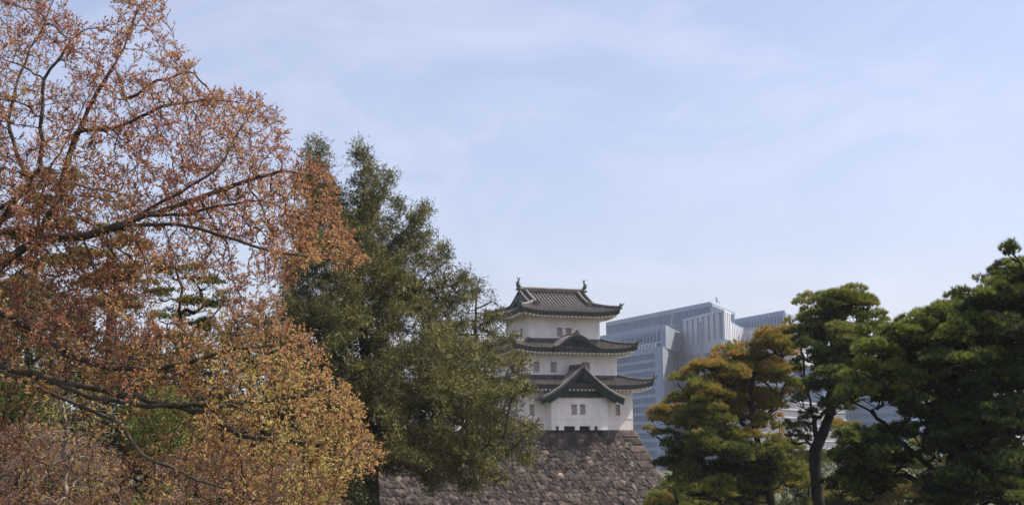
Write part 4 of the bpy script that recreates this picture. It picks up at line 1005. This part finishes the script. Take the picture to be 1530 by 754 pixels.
TB_ = [(1246, 447, 55, 9, .5), (1290, 453, 28, 9, .5), (1209, 457, 28, 11, .5), (1190, 479, 20, 11, .38), (1230, 472, 40, 11, .42), (1279, 472, 38, 11, .45), (1318, 480, 20, 9, .42), (1193, 502, 20, 11, .3), (1225, 503, 36, 11, .33), (1268, 499, 38, 11, .4), (1303, 500, 28, 11, .4), (1207, 528, 24, 11, .22), (1246, 528, 34, 11, .28), (1284, 527, 28, 11, .32),
    (1199, 553, 18, 10, .2), (1262, 560, 22, 9, .2), (1234, 585, 32, 12, .2), (1265, 592, 26, 12, .25), (1226, 612, 20, 10, .2), (1196, 640, 16, 9, .2), (1185, 655, 12, 7, .2), (1205, 655, 14, 7, .4), (1200, 600, 20, 9, .3), (1212, 625, 16, 8, .25), (1182, 640, 14, 8, .25)]  # high tints paint sunlit crown tops, low ones the shade underneath
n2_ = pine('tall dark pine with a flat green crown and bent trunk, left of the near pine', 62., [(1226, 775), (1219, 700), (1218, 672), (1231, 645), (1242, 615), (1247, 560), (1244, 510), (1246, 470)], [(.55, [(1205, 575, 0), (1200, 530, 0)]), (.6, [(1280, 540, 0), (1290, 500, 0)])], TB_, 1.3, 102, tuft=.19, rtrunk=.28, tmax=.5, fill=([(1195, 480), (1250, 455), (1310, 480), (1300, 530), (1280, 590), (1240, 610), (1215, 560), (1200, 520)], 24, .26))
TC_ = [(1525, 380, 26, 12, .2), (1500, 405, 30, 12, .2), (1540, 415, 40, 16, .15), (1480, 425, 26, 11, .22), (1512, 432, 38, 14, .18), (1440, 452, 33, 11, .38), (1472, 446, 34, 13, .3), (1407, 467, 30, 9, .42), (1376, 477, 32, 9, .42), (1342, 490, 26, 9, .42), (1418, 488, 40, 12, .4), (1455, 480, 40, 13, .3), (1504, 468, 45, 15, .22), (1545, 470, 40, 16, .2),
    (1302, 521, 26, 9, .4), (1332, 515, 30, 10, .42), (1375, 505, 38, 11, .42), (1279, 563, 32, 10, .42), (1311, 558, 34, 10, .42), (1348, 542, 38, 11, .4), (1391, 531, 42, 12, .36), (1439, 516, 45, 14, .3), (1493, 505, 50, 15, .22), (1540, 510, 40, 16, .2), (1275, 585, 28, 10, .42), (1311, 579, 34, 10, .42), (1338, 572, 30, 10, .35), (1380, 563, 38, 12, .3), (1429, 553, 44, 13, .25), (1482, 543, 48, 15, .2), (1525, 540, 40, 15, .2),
    (1407, 592, 38, 14, .2), (1450, 582, 44, 14, .2), (1504, 577, 44, 15, .18), (1386, 628, 36, 14, .18), (1429, 622, 42, 14, .18), (1482, 616, 44, 15, .18), (1522, 622, 38, 14, .18), (1257, 661, 33, 11, .3), (1289, 654, 34, 11, .34), (1327, 648, 33, 11, .25), (1300, 682, 38, 12, .25), (1255, 690, 30, 12, .22), (1345, 622, 22, 9, .15), (1375, 655, 34, 12, .15), (1418, 661, 38, 13, .15), (1472, 661, 42, 14, .15), (1514, 661, 38, 14, .15), (1330, 700, 34, 12, .2), (1500, 700, 36, 13, .15), (1450, 700, 36, 12, .15), (1300, 735, 40, 13, .2), (1500, 735, 44, 14, .15), (1255, 730, 30, 12, .2), (1345, 560, 34, 12, .25), (1300, 545, 26, 9, .35), (1400, 545, 38, 12, .2), (1360, 600, 34, 11, .2), (1325, 535, 30, 9, .38), (1440, 545, 40, 14, .18), (1365, 520, 36, 10, .34), (1490, 460, 40, 14, .18), (1530, 450, 40, 14, .18)]  # tint drops rightward and downward, painting shade into the needle colour
n3_ = pine('big near pine with sweeping tiers of shaded needles, filling the right edge', 46., [(1432, 790), (1428, 730), (1424, 690), (1436, 640), (1462, 570), (1490, 500), (1520, 430)], [(.35, [(1370, 680, -.5), (1335, 650, -.5), (1311, 623, -1), (1284, 605, -1)]), (.5, [(1400, 560, -.5), (1350, 520, -1)]), (.3, [(1480, 700, 0), (1520, 660, .5)]), (.62, [(1430, 510, 0), (1380, 490, 0)])], TC_, 1.3, 103, tuft=.17, rtrunk=.30, tmax=.46, nn_per=13, wid=.009, fill=[([(1300, 530), (1350, 498), (1420, 478), (1480, 436), (1540, 395), (1540, 470), (1440, 500), (1360, 540)], 30, .36), ([(1270, 590), (1300, 560), (1360, 530), (1420, 510), (1420, 560), (1350, 590)], 16, .34), ([(1390, 510), (1440, 470), (1540, 430), (1550, 760), (1480, 760), (1440, 680), (1380, 640), (1400, 590)], 95, .12), ([(1370, 600), (1420, 560), (1550, 560), (1550, 680), (1390, 680)], 30, .12), ([(1240, 690), (1260, 660), (1330, 645), (1400, 660), (1400, 700), (1330, 740), (1250, 740)], 16, .22), ([(1385, 680), (1510, 680), (1510, 756), (1385, 756)], 16, .14), ([(1310, 600), (1350, 575), (1420, 570), (1420, 640), (1360, 650), (1345, 615)], 10, .2)])
print('pines', n1_, n2_, n3_)

# lower sunlit pines beyond the group, and pines behind the maple
far = [('low light green pine beside the corner of the stone rampart', 84., 1010, [(985, 745, 26, 9, .5), (1010, 730, 26, 9, .5), (1035, 715, 26, 10, .48), (1000, 760, 40, 12, .5), (1045, 742, 36, 12, .45), (1030, 765, 40, 12, .45), (1020, 700, 18, 8, .4)], 201),
       ('sunlit yellow-green pine behind the brown pine\'s trunks', 96., 1110, [(1080, 738, 40, 11, .52), (1120, 728, 36, 11, .52), (1100, 705, 40, 11, .45), (1060, 712, 30, 10, .45), (1150, 740, 30, 10, .5), (1140, 705, 34, 11, .4), (1100, 755, 50, 12, .5), (1170, 672, 36, 10, .35)], 202),
       ('sunlit pine seen right of the tall pine\'s bent trunk', 92., 1290, [(1255, 640, 30, 8, .55), (1210, 690, 34, 10, .45), (1190, 728, 40, 11, .45), (1265, 742, 40, 11, .5), (1300, 720, 44, 11, .48), (1335, 690, 36, 10, .45), (1275, 690, 40, 11, .45), (1230, 755, 40, 12, .45), (1320, 752, 46, 12, .48)], 203),
       ('yellow-green pine glimpsed under the near pine on the right', 88., 1400, [(1370, 700, 36, 10, .5), (1400, 735, 40, 11, .52), (1360, 742, 36, 11, .5), (1440, 690, 36, 11, .45), (1440, 742, 40, 12, .5), (1395, 665, 36, 10, .4), (1520, 630, 36, 12, .55), (1490, 690, 40, 12, .45), (1500, 745, 44, 12, .5), (1450, 640, 40, 12, .4)], 204)]
for lb, Y, tx_, pads, sd in far:
    pine(lb, Y, [(tx_, 790), (tx_ + 5, 755), (tx_ - 6, 720), (tx_, 690)], [], pads, 1.6, sd, tuft=.17, rtrunk=.2, nn_per=11, wid=.014, dens=.9)
ev = [(985, 'far evergreen behind the light green pine by the rampart corner', [(960, 780), (980, 735), (1010, 715), (1060, 705), (1075, 780)], 118., .5),
      (1120, 'far evergreen between the trunks of the brown pine', [(1050, 780), (1060, 700), (1110, 668), (1170, 676), (1200, 780)], 122., .45),
      (1230, 'far evergreen at the foot of the bent pine trunk', [(1170, 780), (1180, 690), (1230, 672), (1290, 690), (1300, 780)], 120., .55),
      (1340, 'far evergreen under the bent limb of the near pine', [(1270, 780), (1280, 680), (1330, 655), (1400, 668), (1410, 780)], 124., .5),
      (1470, 'far evergreen behind the near pine at the right edge', [(1380, 780), (1390, 670), (1430, 610), (1500, 600), (1560, 640), (1560, 780)], 116., .55)]
for k, (tx_, lb, poly, Y, tm) in enumerate(ev):
    leafy_tree('evergreen_tree', lb, 'evergreen', poly, Y, 3.0, [(tx_, 775), (tx_ + 3, 740), (tx_, 715)], [], 520, M['leaf_shrub'], M['bark'], leaf=(.26, .11), per=30, spread=.45, seed=300 + k, kill=.6, step=.5, infl=4.5, tint_mu=tm * .6, clump=30, tsd=.2)
back = [('thin-crowned pine behind the maple, its dark stem showing in a gap', 66., [(300, 780), (285, 600), (275, 520), (268, 470), (272, 430), (262, 400)], [(262, 408, 36, 9, .3), (300, 425, 30, 9, .3), (240, 440, 28, 9, .3), (290, 458, 34, 9, .3), (250, 475, 30, 9, .35), (310, 490, 34, 10, .3), (265, 510, 40, 10, .3), (330, 450, 26, 8, .3)], 211, .45),
        ('pine with bright green tufts behind the maple\'s main limb', 60., [(150, 780), (160, 600), (165, 480), (170, 400), (165, 350)], [(160, 350, 34, 11, .45), (195, 372, 34, 11, .48), (140, 385, 36, 11, .45), (185, 405, 36, 12, .48), (150, 425, 40, 12, .4), (205, 430, 30, 11, .4), (170, 460, 46, 12, .4)], 212, .8),
        ('pine high behind the maple\'s upper left limbs', 64., [(20, 780), (40, 560), (50, 420), (60, 300), (70, 265)], [(62, 268, 26, 9, .4), (85, 285, 26, 9, .4), (40, 290, 26, 9, .4), (110, 270, 24, 8, .38), (80, 310, 34, 10, .38), (30, 325, 34, 10, .35), (100, 345, 34, 10, .35), (50, 360, 40, 11, .35), (20, 400, 44, 12, .35), (90, 400, 44, 12, .35), (40, 440, 50, 12, .35)], 213, .6)]
for lb, Y, trk, pads, sd, dn in back:
    pine(lb, Y, trk, [], pads, 1.4, sd, tuft=.17, rtrunk=.17, nn_per=11, wid=.014, dens=dn)

# ------------------------------------------------------------------ air
m = MB(); m.box(-2950, 2950, -150, 2950, -1.2, 150)
hm = bpy.data.materials.new('haze_air'); hm.use_nodes = True; t = hm.node_tree; t.nodes.clear()
o_ = N(t, 'ShaderNodeOutputMaterial'); pv = N(t, 'ShaderNodeVolumePrincipled'); pv.inputs['Color'].default_value = (.86, .91, 1.0, 1); pv.inputs['Density'].default_value = .00018; pv.inputs['Anisotropy'].default_value = .2
t.links.new(pv.outputs[0], o_.inputs['Volume'])
hz = m.build('haze', hm); tag(hz, kind='stuff', label='thin pale blue air haze over the whole place')
